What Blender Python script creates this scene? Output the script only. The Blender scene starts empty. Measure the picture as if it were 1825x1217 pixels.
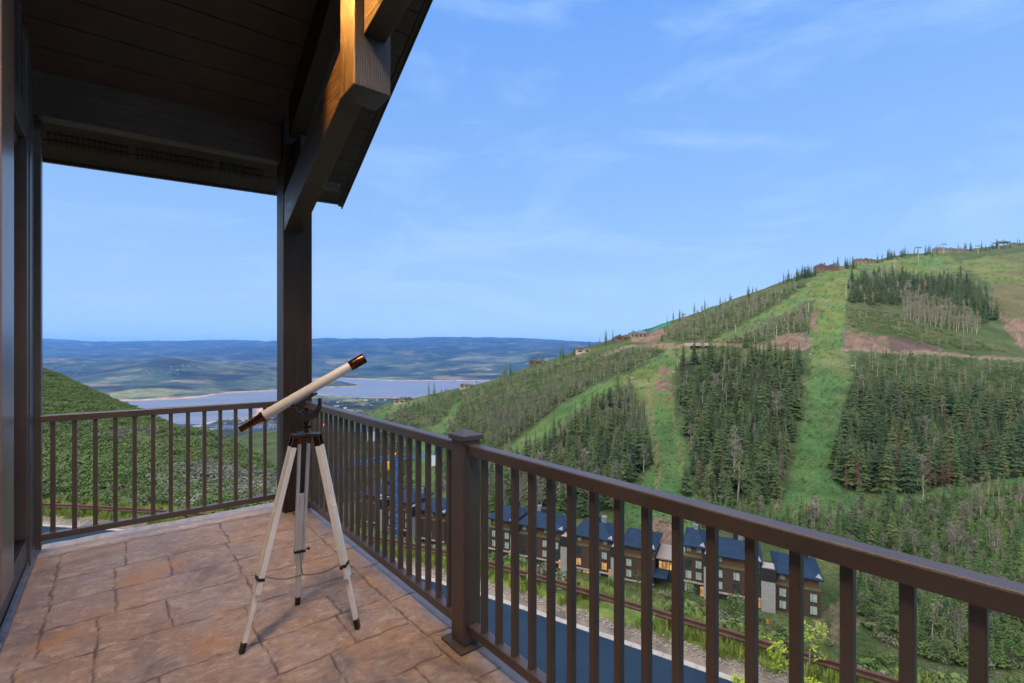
import bpy, bmesh, math, random
import numpy as np
from mathutils import Vector, Matrix

SC = bpy.context.scene
COL = SC.collection
rad = math.radians

# ------------------------------------------------------------------ camera, sky, sun, exposure
EYE = 1.5                      # eye height above the deck
FPX, CX, HY = 860.0, 912.5, 625.0   # focal length, centre column and horizon row of the 1825 px wide photo
cam_d = bpy.data.cameras.new('camera')
cam_d.sensor_width = 36.0
cam_d.lens = FPX / 1825.0 * 36.0
cam_d.shift_y = (HY - 608.5) / 1825.0
cam_d.clip_start = 0.05
cam_d.clip_end = 90000.0
cam = bpy.data.objects.new('camera', cam_d)
COL.objects.link(cam)
cam.location = (0, 0, EYE)
cam.rotation_euler = (rad(90), 0, 0)
SC.camera = cam

SUN_EL, SUN_AZ = rad(9.0), rad(180 + 38)     # low evening sun behind the house; azimuth clockwise from +Y
sun_dir = Vector((math.sin(SUN_AZ) * math.cos(SUN_EL), math.cos(SUN_AZ) * math.cos(SUN_EL), math.sin(SUN_EL)))

world = bpy.data.worlds.new('World')
SC.world = world
world.use_nodes = True
def build_world():
    nt = world.node_tree
    N, L = nt.nodes, nt.links
    N.clear()
    out = N.new('ShaderNodeOutputWorld')
    bg = N.new('ShaderNodeBackground')
    bg.inputs['Strength'].default_value = 0.12
    sky = N.new('ShaderNodeTexSky')
    sky.sky_type = 'NISHITA'
    sky.sun_disc = False
    sky.sun_elevation = SUN_EL
    sky.sun_rotation = SUN_AZ
    sky.altitude = 2200
    sky.air_density = 1.0
    sky.dust_density = 0.25
    sky.ozone_density = 1.6
    tc = N.new('ShaderNodeTexCoord')
    sep = N.new('ShaderNodeSeparateXYZ')
    L.new(tc.outputs['Generated'], sep.inputs[0])
    # the evening blue of this sky: deep above, paler towards the horizon
    ramp = N.new('ShaderNodeValToRGB')
    e = ramp.color_ramp.elements
    e[0].position = 0.0;  e[0].color = SKY_LOW
    e[1].position = 0.75; e[1].color = SKY_HIGH
    m_ = e.new(0.28); m_.color = SKY_MID
    L.new(sep.outputs['Z'], ramp.inputs['Fac'])
    mix = N.new('ShaderNodeMix'); mix.data_type = 'RGBA'
    mix.inputs['Factor'].default_value = SKY_MIX
    L.new(sky.outputs['Color'], mix.inputs['A'])
    L.new(ramp.outputs['Color'], mix.inputs['B'])
    # thin wisps of cirrus
    mp = N.new('ShaderNodeMapping'); mp.inputs['Scale'].default_value = (1.0, 1.0, 3.6)
    mp.inputs['Rotation'].default_value = (0.0, rad(-9), 0.0)
    L.new(tc.outputs['Generated'], mp.inputs['Vector'])
    n1 = N.new('ShaderNodeTexNoise'); n1.inputs['Scale'].default_value = 2.1
    n1.inputs['Detail'].default_value = 9; n1.inputs['Roughness'].default_value = 0.62; n1.inputs['Distortion'].default_value = 0.7
    L.new(mp.outputs[0], n1.inputs['Vector'])
    r1 = N.new('ShaderNodeMapRange'); r1.inputs['From Min'].default_value = 0.49; r1.inputs['From Max'].default_value = 0.80
    r1.inputs['To Max'].default_value = 0.5
    L.new(n1.outputs['Fac'], r1.inputs['Value'])
    mix2 = N.new('ShaderNodeMix'); mix2.data_type = 'RGBA'
    mix2.inputs['B'].default_value = SKY_CLOUD
    L.new(r1.outputs[0], mix2.inputs['Factor'])
    L.new(mix.outputs['Result'], mix2.inputs['A'])
    # broad bright lobe added high behind the camera, out of view, to light the land
    vt = N.new('ShaderNodeVectorMath'); vt.operation = 'DOT_PRODUCT'
    L.new(tc.outputs['Generated'], vt.inputs[0]); vt.inputs[1].default_value = Vector((sun_dir.x, sun_dir.y, 1.15)).normalized()
    gl = N.new('ShaderNodeMapRange'); gl.interpolation_type = 'SMOOTHSTEP'
    gl.inputs['From Min'].default_value = 0.12; gl.inputs['From Max'].default_value = 1.0
    L.new(vt.outputs['Value'], gl.inputs['Value'])
    mix3 = N.new('ShaderNodeMix'); mix3.data_type = 'RGBA'
    mix3.inputs['B'].default_value = SKY_GLOW
    L.new(gl.outputs[0], mix3.inputs['Factor'])
    L.new(mix2.outputs['Result'], mix3.inputs['A'])
    L.new(mix3.outputs['Result'], bg.inputs['Color'])
    L.new(bg.outputs[0], out.inputs['Surface'])
SKY_LOW, SKY_MID, SKY_HIGH = (4.1, 6.2, 9.3, 1), (2.75, 4.95, 8.9, 1), (1.0, 3.1, 9.0, 1)
SKY_CLOUD = (5.2, 7.2, 9.8, 1)
SKY_GLOW = (34.0, 31.0, 28.0, 1)
SKY_MIX = 0.85
build_world()

sun_l = bpy.data.lights.new('sun', 'SUN')
sun_l.energy = 2.2
sun_l.angle = rad(6)
sun_l.color = (1.0, 0.80, 0.52)
sun_o = bpy.data.objects.new('sun', sun_l)
COL.objects.link(sun_o)
sun_o.rotation_euler = sun_dir.to_track_quat('Z', 'Y').to_euler()
sun_o.location = (0, -20, 40)

SC.view_settings.view_transform = 'Standard'
SC.view_settings.look = 'None'
SC.view_settings.exposure = 0.0
SC.view_settings.gamma = 1.0
SC.cycles.use_denoising = True
SC.cycles.max_bounces = 6
SC.cycles.diffuse_bounces = 3
SC.cycles.glossy_bounces = 3
SC.cycles.transparent_max_bounces = 6
SC.cycles.volume_bounces = 1

# ------------------------------------------------------------------ helpers
PHI = math.atan2(0.635, 0.772)          # the house stands turned to the camera: v across the deck, u along it
CS, SN = math.cos(PHI), math.sin(PHI)
def W(v, u, z=0.0):
    return Vector((v * CS - u * SN, v * SN + u * CS, z))
def PX(px, py, t):
    """a point of the place at depth t that the photo shows at column px, row py"""
    return Vector(((px - CX) / FPX * t, t, EYE - (py - HY) / FPX * t))

class MB:
    def __init__(self):
        self.v, self.f, self.m = [], [], []
    def add(self, vs, fs, mat=0):
        o = len(self.v)
        self.v.extend([tuple(p) for p in vs])
        for f in fs:
            self.f.append(tuple(o + i for i in f)); self.m.append(mat)
        return self
    def hexa(self, p, mat=0):            # p: 4 bottom (ccw from above), 4 top
        return self.add(p, [(3, 2, 1, 0), (4, 5, 6, 7), (0, 1, 5, 4), (1, 2, 6, 5), (2, 3, 7, 6), (3, 0, 4, 7)], mat)
    def box(self, a, b, mat=0):
        x0, x1 = sorted((a[0], b[0])); y0, y1 = sorted((a[1], b[1])); z0, z1 = sorted((a[2], b[2]))
        return self.hexa([(x0, y0, z0), (x1, y0, z0), (x1, y1, z0), (x0, y1, z0),
                          (x0, y0, z1), (x1, y0, z1), (x1, y1, z1), (x0, y1, z1)], mat)
    def bar(self, p, q, w, h, up=(0, 0, 1), mat=0, w2=None, h2=None):
        p, q = Vector(p), Vector(q)
        d = (q - p).normalized()
        s = d.cross(Vector(up))
        if s.length < 1e-5: s = d.cross(Vector((0, 1, 0)))
        s.normalize(); n = s.cross(d).normalized()
        w2 = w if w2 is None else w2; h2 = h if h2 is None else h2
        P = []
        for c, ww, hh in ((p, w, h), (q, w2, h2)):
            P += [c - s * ww / 2 - n * hh / 2, c + s * ww / 2 - n * hh / 2, c + s * ww / 2 + n * hh / 2, c - s * ww / 2 + n * hh / 2]
        return self.add(P, [(3, 2, 1, 0), (4, 5, 6, 7), (0, 1, 5, 4), (1, 2, 6, 5), (2, 3, 7, 6), (3, 0, 4, 7)], mat)
    def lathe(self, p, q, prof, n=20, mat=0):
        """prof: (distance along p->q, radius) pairs"""
        p, q = Vector(p), Vector(q)
        d = (q - p).normalized()
        a = d.orthogonal().normalized(); b = d.cross(a)
        vs, fs = [], []
        for s, r in prof:
            for k in range(n):
                t = 2 * math.pi * k / n
                vs.append(p + d * s + (a * math.cos(t) + b * math.sin(t)) * r)
        for i in range(len(prof) - 1):
            for k in range(n):
                k2 = (k + 1) % n
                fs.append((i * n + k, i * n + k2, (i + 1) * n + k2, (i + 1) * n + k))
        fs.append(tuple(reversed(range(n)))); o = (len(prof) - 1) * n
        fs.append(tuple(o + k for k in range(n)))
        return self.add(vs, fs, mat)
    def tube(self, pts, r, n=8, mat=0):
        pts = [Vector(p) for p in pts]
        rs = r if isinstance(r, (list, tuple)) else [r] * len(pts)
        vs, fs = [], []
        ref = None
        for i, p in enumerate(pts):
            d = (pts[min(i + 1, len(pts) - 1)] - pts[max(i - 1, 0)]).normalized()
            a = d.orthogonal() if ref is None else ref - d * ref.dot(d)
            if a.length < 1e-6: a = d.orthogonal()
            a.normalize(); ref = a; b = d.cross(a)
            for k in range(n):
                t = 2 * math.pi * k / n
                vs.append(p + (a * math.cos(t) + b * math.sin(t)) * rs[i])
        for i in range(len(pts) - 1):
            for k in range(n):
                k2 = (k + 1) % n
                fs.append((i * n + k, i * n + k2, (i + 1) * n + k2, (i + 1) * n + k))
        fs.append(tuple(reversed(range(n)))); o = (len(pts) - 1) * n
        fs.append(tuple(o + k for k in range(n)))
        return self.add(vs, fs, mat)

def new_mesh(name, verts, faces, mats, fm=None, smooth=False):
    me = bpy.data.meshes.new(name)
    me.from_pydata(verts, [], faces)
    for m in mats: me.materials.append(m)
    if fm is not None and len(mats) > 1:
        me.polygons.foreach_set('material_index', fm)
    if smooth: me.polygons.foreach_set('use_smooth', [True] * len(me.polygons))
    me.update()
    return me

def tag(o, label=None, cat=None, group=None, kind=None):
    if label: o['label'] = label
    if cat: o['category'] = cat
    if group: o['group'] = group
    if kind: o['kind'] = kind
    return o

FRAME = {}                                # base point and turn of each thing, so that parts can be given in the place's own coordinates
def thing(name, label, cat, base=(0, 0, 0), rot=0.0, group=None):
    """an Empty at the thing's base; base is given in the frame turned by rot"""
    o = bpy.data.objects.new(name, None)
    o.empty_display_size = 0.2
    COL.objects.link(o)
    R = Matrix.Rotation(rot, 3, 'Z')
    o.location = R @ Vector(base); o.rotation_euler = (0, 0, rot)
    FRAME[o.name] = (Vector(base), rot)
    tag(o, label, cat, group)
    return o
def part(name, mb, mats, parent=None, base=None, rot=0.0, bevel=0.0, smooth=False, seg=2, label=None, recalc=True):
    """ONE mesh object; under a thing (or a part of one) its points are in that thing's frame"""
    if not isinstance(mats, (list, tuple)): mats = [mats]
    if parent is not None: b, r = FRAME[parent.name]
    else: b, r = Vector(base or (0, 0, 0)), rot
    me = new_mesh(name, [(x - b.x, y - b.y, z - b.z) for x, y, z in mb.v], mb.f, mats, mb.m, False)
    if bevel > 0 or recalc:
        bm = bmesh.new(); bm.from_mesh(me)
        if recalc: bmesh.ops.recalc_face_normals(bm, faces=bm.faces[:])
        if bevel > 0:
            es = [e for e in bm.edges if len(e.link_faces) == 2 and e.calc_face_angle(0) > 0.5]
            bmesh.ops.bevel(bm, geom=es, offset=bevel, segments=seg, affect='EDGES', profile=0.5, clamp_overlap=True)
        bm.to_mesh(me); bm.free()
    if smooth:
        me.polygons.foreach_set('use_smooth', [True] * len(me.polygons))
        try: me.set_sharp_from_angle(angle=rad(40))
        except Exception: pass
    o = bpy.data.objects.new(name, me)
    COL.objects.link(o)
    if parent is not None: o.parent = parent
    else:
        o.location = Matrix.Rotation(r, 3, 'Z') @ b; o.rotation_euler = (0, 0, r)
    FRAME[o.name] = (b, r)
    if label: o['label'] = label
    return o
def copy_tree(o, parent=None):
    c = o.copy(); COL.objects.link(c)
    c.parent = parent
    FRAME[c.name] = FRAME.get(o.name, (Vector((0, 0, 0)), 0.0))
    for ch in o.children:
        copy_tree(ch, c)
    return c

# ------------------------------------------------------------------ materials
def nodes_of(name):
    m = bpy.data.materials.new(name); m.use_nodes = True
    nt = m.node_tree; N = nt.nodes; L = nt.links
    return m, N, L, N['Principled BSDF']
def noise(N, L, vec, scale, detail=4, rough=0.55, dist=0.0):
    n = N.new('ShaderNodeTexNoise')
    n.inputs['Scale'].default_value = scale; n.inputs['Detail'].default_value = detail
    n.inputs['Roughness'].default_value = rough; n.inputs['Distortion'].default_value = dist
    if vec is not None: L.new(vec, n.inputs['Vector'])
    return n
def mixc(N, L, fac, a, b, mode='MIX'):
    x = N.new('ShaderNodeMix'); x.data_type = 'RGBA'; x.blend_type = mode
    for k, s in (('Factor', fac), ('A', a), ('B', b)):
        if isinstance(s, (int, float)): x.inputs[k].default_value = s
        elif isinstance(s, tuple): x.inputs[k].default_value = s if len(s) == 4 else s + (1,)
        else: L.new(s, x.inputs[k])
    return x.outputs['Result']
def rng(N, L, val, a, b, c=0.0, d=1.0):
    r = N.new('ShaderNodeMapRange')
    for k, s in (('From Min', a), ('From Max', b), ('To Min', c), ('To Max', d)): r.inputs[k].default_value = s
    L.new(val, r.inputs['Value'])
    return r.outputs[0]
def coords(N, L, scale=(1, 1, 1), rot=(0, 0, 0), kind='Object'):
    tc = N.new('ShaderNodeTexCoord'); mp = N.new('ShaderNodeMapping')
    mp.inputs['Scale'].default_value = scale; mp.inputs['Rotation'].default_value = rot
    L.new(tc.outputs[kind], mp.inputs['Vector'])
    return mp.outputs[0]
def bump(N, L, bs, height, strength, dist):
    b = N.new('ShaderNodeBump'); b.inputs['Strength'].default_value = strength; b.inputs['Distance'].default_value = dist
    L.new(height, b.inputs['Height']); L.new(b.outputs[0], bs.inputs['Normal'])
    return b
def pmat(name, c1, c2, scale=8.0, rough=0.6, metal=0.0, bstr=0.2, bdist=0.004, bscale=None, stretch=(1, 1, 1), detail=5, lo=0.35, hi=0.65, spec=0.5, rough2=None):
    m, N, L, bs = nodes_of(name)
    v = coords(N, L, stretch)
    n = noise(N, L, v, scale, detail)
    f = rng(N, L, n.outputs['Fac'], lo, hi)
    L.new(mixc(N, L, f, c1, c2), bs.inputs['Base Color'])
    bs.inputs['Metallic'].default_value = metal
    bs.inputs['Roughness'].default_value = rough
    bs.inputs['Specular IOR Level'].default_value = spec
    if rough2 is not None: L.new(rng(N, L, n.outputs['Fac'], lo, hi, rough, rough2), bs.inputs['Roughness'])
    if bstr > 0:
        n2 = noise(N, L, v, bscale or scale * 3, 4)
        bump(N, L, bs, n2.outputs['Fac'], bstr, bdist)
    return m
def wood(name, c1, c2, axis, rough=0.55, bstr=0.5, scale=1.0, spec=0.5):
    """stained timber with the grain along one axis ('x','y','z') of the object"""
    m, N, L, bs = nodes_of(name)
    st = {'x': (1.2, 22, 22), 'y': (22, 1.2, 22), 'z': (22, 22, 1.2)}[axis]
    v = coords(N, L, tuple(s * scale for s in st))
    n = noise(N, L, v, 1.6, 7, 0.62, 1.6)
    v2 = coords(N, L, (1, 1, 1))
    big = noise(N, L, v2, 2.6, 4, 0.6)
    f = rng(N, L, n.outputs['Fac'], 0.3, 0.72)
    c = mixc(N, L, f, c1, c2)
    c = mixc(N, L, rng(N, L, big.outputs['Fac'], 0.35, 0.7, 0.0, 0.55), c, tuple(x * 0.55 for x in c1))
    L.new(c, bs.inputs['Base Color'])
    bs.inputs['Specular IOR Level'].default_value = spec
    L.new(rng(N, L, n.outputs['Fac'], 0.3, 0.7, rough - 0.12, rough + 0.15), bs.inputs['Roughness'])
    fine = noise(N, L, v, 6.0, 5, 0.7, 0.6)
    s = N.new('ShaderNodeMath'); s.operation = 'ADD'
    L.new(n.outputs['Fac'], s.inputs[0]); L.new(fine.outputs['Fac'], s.inputs[1])
    bump(N, L, bs, s.outputs[0], bstr, 0.006)
    return m
def emit(name, c, strength):
    m, N, L, bs = nodes_of(name)
    bs.inputs['Base Color'].default_value = c + (1,)
    bs.inputs['Emission Color'].default_value = c + (1,)
    bs.inputs['Emission Strength'].default_value = strength
    return m
# ------------------------------------------------------------------ the deck and the house that carries its roof
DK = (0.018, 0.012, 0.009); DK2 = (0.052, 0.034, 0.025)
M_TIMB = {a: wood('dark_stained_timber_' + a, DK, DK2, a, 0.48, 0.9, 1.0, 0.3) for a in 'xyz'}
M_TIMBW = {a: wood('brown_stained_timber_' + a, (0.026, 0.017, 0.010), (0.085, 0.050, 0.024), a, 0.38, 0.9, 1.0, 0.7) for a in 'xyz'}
M_SOFFIT = wood('soffit_board', (0.034, 0.023, 0.020), (0.068, 0.045, 0.038), 'x', 0.6, 0.25)
M_FASCIA = pmat('fascia_paint', (0.024, 0.020, 0.021), (0.036, 0.030, 0.030), 6, 0.5, 0, 0.15)
M_METALEDGE = pmat('drip_edge_metal', (0.10, 0.10, 0.11), (0.14, 0.14, 0.15), 10, 0.35, 0.6, 0.05)
M_FRAME = pmat('bronze_frame_paint', (0.056, 0.046, 0.043), (0.080, 0.065, 0.060), 4, 0.38, 0.0, 0.08)
M_PANEL = pmat('grey_brown_panel', (0.070, 0.062, 0.061), (0.10, 0.09, 0.088), 3, 0.55, 0, 0.15)
M_ROOF = pmat('roof_shingle', (0.045, 0.042, 0.042), (0.075, 0.07, 0.068), 14, 0.85, 0, 0.5, 0.02)
M_BLACK = pmat('black_gap', (0.006, 0.006, 0.006), (0.012, 0.011, 0.011), 10, 0.7, 0, 0)
m, N, L, bs = nodes_of('dark_window_glass')
bs.inputs['Base Color'].default_value = (0.012, 0.010, 0.009, 1); bs.inputs['Roughness'].default_value = 0.06
M_GLASS = m

def floor_material():
    m, N, L, bs = nodes_of('stamped_concrete')
    v = coords(N, L)
    at = N.new('ShaderNodeAttribute'); at.attribute_name = 'stone'
    jt = N.new('ShaderNodeAttribute'); jt.attribute_name = 'joint'
    ed = N.new('ShaderNodeAttribute'); ed.attribute_name = 'edge'
    vd = coords(N, L, (1.0, 1.55, 1), (0, 0, rad(32)))
    n1 = noise(N, L, v, 1.7, 5, 0.60, 0.6)
    n2 = noise(N, L, vd, 7.0, 12, 0.78, 1.2)
    n3 = noise(N, L, vd, 26.0, 10, 0.80, 0.8)
    base = mixc(N, L, rng(N, L, n1.outputs['Fac'], 0.42, 0.58), (0.45, 0.280, 0.172), (0.40, 0.300, 0.250))
    base = mixc(N, L, rng(N, L, at.outputs['Fac'], 0, 1, 0, 0.30), base, (0.30, 0.20, 0.16))
    # slate torn texture: pale worn high spots, dark stain left in the low ones
    base = mixc(N, L, rng(N, L, n2.outputs['Fac'], 0.52, 0.59, 0, 0.70), base, (0.62, 0.47, 0.37))
    base = mixc(N, L, rng(N, L, n2.outputs['Fac'], 0.46, 0.37, 0, 0.72), base, (0.185, 0.105, 0.072))
    base = mixc(N, L, rng(N, L, n3.outputs['Fac'], 0.53, 0.62, 0, 0.42), base, (0.60, 0.46, 0.38))
    base = mixc(N, L, rng(N, L, n3.outputs['Fac'], 0.46, 0.38, 0, 0.55), base, (0.165, 0.100, 0.075))
    # smoky release-agent stains
    st = noise(N, L, v, 1.5, 7, 0.66, 1.0)
    sm = rng(N, L, st.outputs['Fac'], 0.53, 0.66, 0, 0.72)
    base = mixc(N, L, sm, base, (0.135, 0.108, 0.104))
    og = noise(N, L, v, 2.0, 5, 0.6, 0.6)
    base = mixc(N, L, rng(N, L, og.outputs['Fac'], 0.54, 0.66, 0, 0.70), base, (0.50, 0.250, 0.095))
    # worn grey border
    en = noise(N, L, v, 7.0, 6, 0.7)
    ad = N.new('ShaderNodeMath'); ad.operation = 'MULTIPLY_ADD'
    L.new(en.outputs['Fac'], ad.inputs[0]); ad.inputs[1].default_value = 0.9; L.new(ed.outputs['Fac'], ad.inputs[2])
    base = mixc(N, L, rng(N, L, ad.outputs[0], 0.82, 1.18, 0, 0.9), base, (0.30, 0.295, 0.315))
    base = mixc(N, L, jt.outputs['Fac'], base, (0.105, 0.070, 0.054))
    L.new(base, bs.inputs['Base Color'])
    L.new(rng(N, L, n2.outputs['Fac'], 0.3, 0.7, 0.36, 0.62), bs.inputs['Roughness'])
    s = N.new('ShaderNodeMath'); s.operation = 'MULTIPLY_ADD'
    L.new(n3.outputs['Fac'], s.inputs[0]); s.inputs[1].default_value = 0.5; L.new(n2.outputs['Fac'], s.inputs[2])
    bump(N, L, bs, s.outputs[0], 1.0, 0.016)
    return m

V_WALL, V_EDGE, U_FAR = -0.46, 1.55, 5.22
ROWS = [4.86, 4.33, 3.93, 3.585, 3.19, 2.75, 2.42, 2.07, 1.62, 1.25, 0.8, 0.35]
def build_deck():
    # the slabs stamped into the concrete: joints across (constant u) and along (constant v)
    js = []
    for u in ROWS: js.append(('u', u, V_WALL + 0.08 if u > 4.8 else -0.33, 1.25 if u < 4.3 else 1.3))
    ups = [(-0.31, 4.09, 4.86), (-0.30, 3.3, 4.09), (0.0, 3.585, 4.33), (0.065, 4.33, 4.86), (0.30, 3.93, 4.33), (0.24, 3.19, 3.585), (-0.075, 2.75, 3.585),
           (0.70, 4.33, 4.86), (0.67, 3.75, 4.33), (0.66, 3.19, 3.75), (0.585, 2.42, 3.19), (0.965, 2.42, 2.75), (0.82, 2.07, 2.42), (0.35, 2.07, 2.42), (0.48, 1.62, 2.07), (0.05, 1.62, 2.42),
           (1.10, 1.62, 2.07), (0.9, 1.25, 1.62), (0.3, 1.25, 1.62), (0.62, 0.8, 1.25), (0.15, 0.35, 0.8), (1.0, 0.35, 0.8), (0.15, 2.42, 2.75), (1.0, 2.75, 3.0),
           (1.27, 0.0, 4.86), (-0.36, 0.0, 3.3)]
    for v, a, b in ups: js.append(('v', v, a, b))
    for u in (4.5, 4.0, 3.6, 3.23, 2.7, 2.24, 1.8, 1.4): js.append(('u', u, 1.27, V_EDGE))
    h = 0.009
    vs = np.arange(V_WALL - 0.15, V_EDGE + 1e-6, h); us = np.arange(0.6, U_FAR + 1e-6, h)
    VV, UU = np.meshgrid(vs, us)
    rs = np.random.RandomState(4)
    wob = 0.0035 * np.sin(VV * 9 + UU * 3.1) + 0.003 * np.sin(UU * 13 + VV * 5) + 0.0025 * np.sin(UU * 37 - VV * 41) + 0.0015 * np.sin(UU * 91 + VV * 83)
    D = np.full(VV.shape, 9.0)
    for k, c, a, b in js:
        if k == 'u': d = np.hypot(np.maximum(np.maximum(a - VV, VV - b), 0), UU + wob - c)
        else: d = np.hypot(np.maximum(np.maximum(a - UU, UU - b), 0), VV + wob - c)
        D = np.minimum(D, d)
    D = D + 0.003 * np.sin(VV * 23 + UU * 5) * np.sin(UU * 19 - VV * 7)
    joint = np.clip(1.12 - D / 0.0062, 0, 1) ** 0.8
    z = -0.006 * np.clip(1 - D / 0.011, 0, 1)
    z += 0.0025 * (np.sin(VV * 17 + 3 * np.sin(UU * 7)) * np.sin(UU * 15 + 2 * np.sin(VV * 11)))
    # soft relief of the stamp: sum of randomly turned ripples
    for k in range(14):
        a = rs.uniform(0, math.pi); f = rs.uniform(12, 60); p = rs.uniform(0, 6)
        z += 0.006 / f * np.sin(f * (VV * math.cos(a) + UU * math.sin(a)) + p + 1.5 * np.sin(4 * VV + 5 * UU + k))
    stone = 0.5 + 0.5 * np.sin(np.floor(UU * 2.3) * 12.9 + np.floor(VV * 2.1 + np.floor(UU * 2.3) * 0.37) * 78.2)
    stone = np.clip(stone, 0, 1)
    e = np.minimum(np.minimum(V_EDGE - VV, U_FAR - UU + 0.03), VV - V_WALL + 0.22)
    e = np.minimum(e, np.where(VV > 0.6, V_EDGE - VV, 9))
    edge = np.clip(1.05 - e / 0.32, 0, 1)
    # rounded nosing at the outer edges
    z -= 0.03 * np.clip(1 - (V_EDGE - VV) / 0.03, 0, 1) ** 2 + 0.03 * np.clip(1 - (U_FAR - UU) / 0.03, 0, 1) ** 2
    nv, nu = len(vs), len(us)
    P = np.stack([VV.ravel(), UU.ravel(), z.ravel()], 1)
    idx = np.arange(nv * nu).reshape(nu, nv)
    F = np.stack([idx[:-1, :-1].ravel(), idx[:-1, 1:].ravel(), idx[1:, 1:].ravel(), idx[1:, :-1].ravel()], 1)
    me = bpy.data.meshes.new('deck_floor')
    me.from_pydata(P.tolist(), [], F.tolist())
    for nm, arr in (('stone', stone), ('joint', joint), ('edge', edge)):
        a = me.attributes.new(nm, 'FLOAT', 'POINT'); a.data.foreach_set('value', arr.ravel().astype(np.float32))
    me.polygons.foreach_set('use_smooth', [True] * len(me.polygons))
    me.materials.append(floor_material())
    o = bpy.data.objects.new('deck_floor', me); COL.objects.link(o)
    o.rotation_euler = (0, 0, PHI)
    tag(o, kind='structure')
    # the slab and its supporting wall below
    mb = MB(); mb.box((V_WALL - 0.15, -5, -0.30), (V_EDGE - 0.012, U_FAR - 0.012, -0.045)); mb.box((V_WALL - 0.15, -5, -0.046), (V_EDGE, 0.62, -0.002))
    s = part('deck_slab', mb, pmat('raw_concrete', (0.30, 0.29, 0.28), (0.38, 0.37, 0.36), 6, 0.85), rot=PHI, bevel=0.004)
    tag(s, kind='structure')
build_deck()

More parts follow.
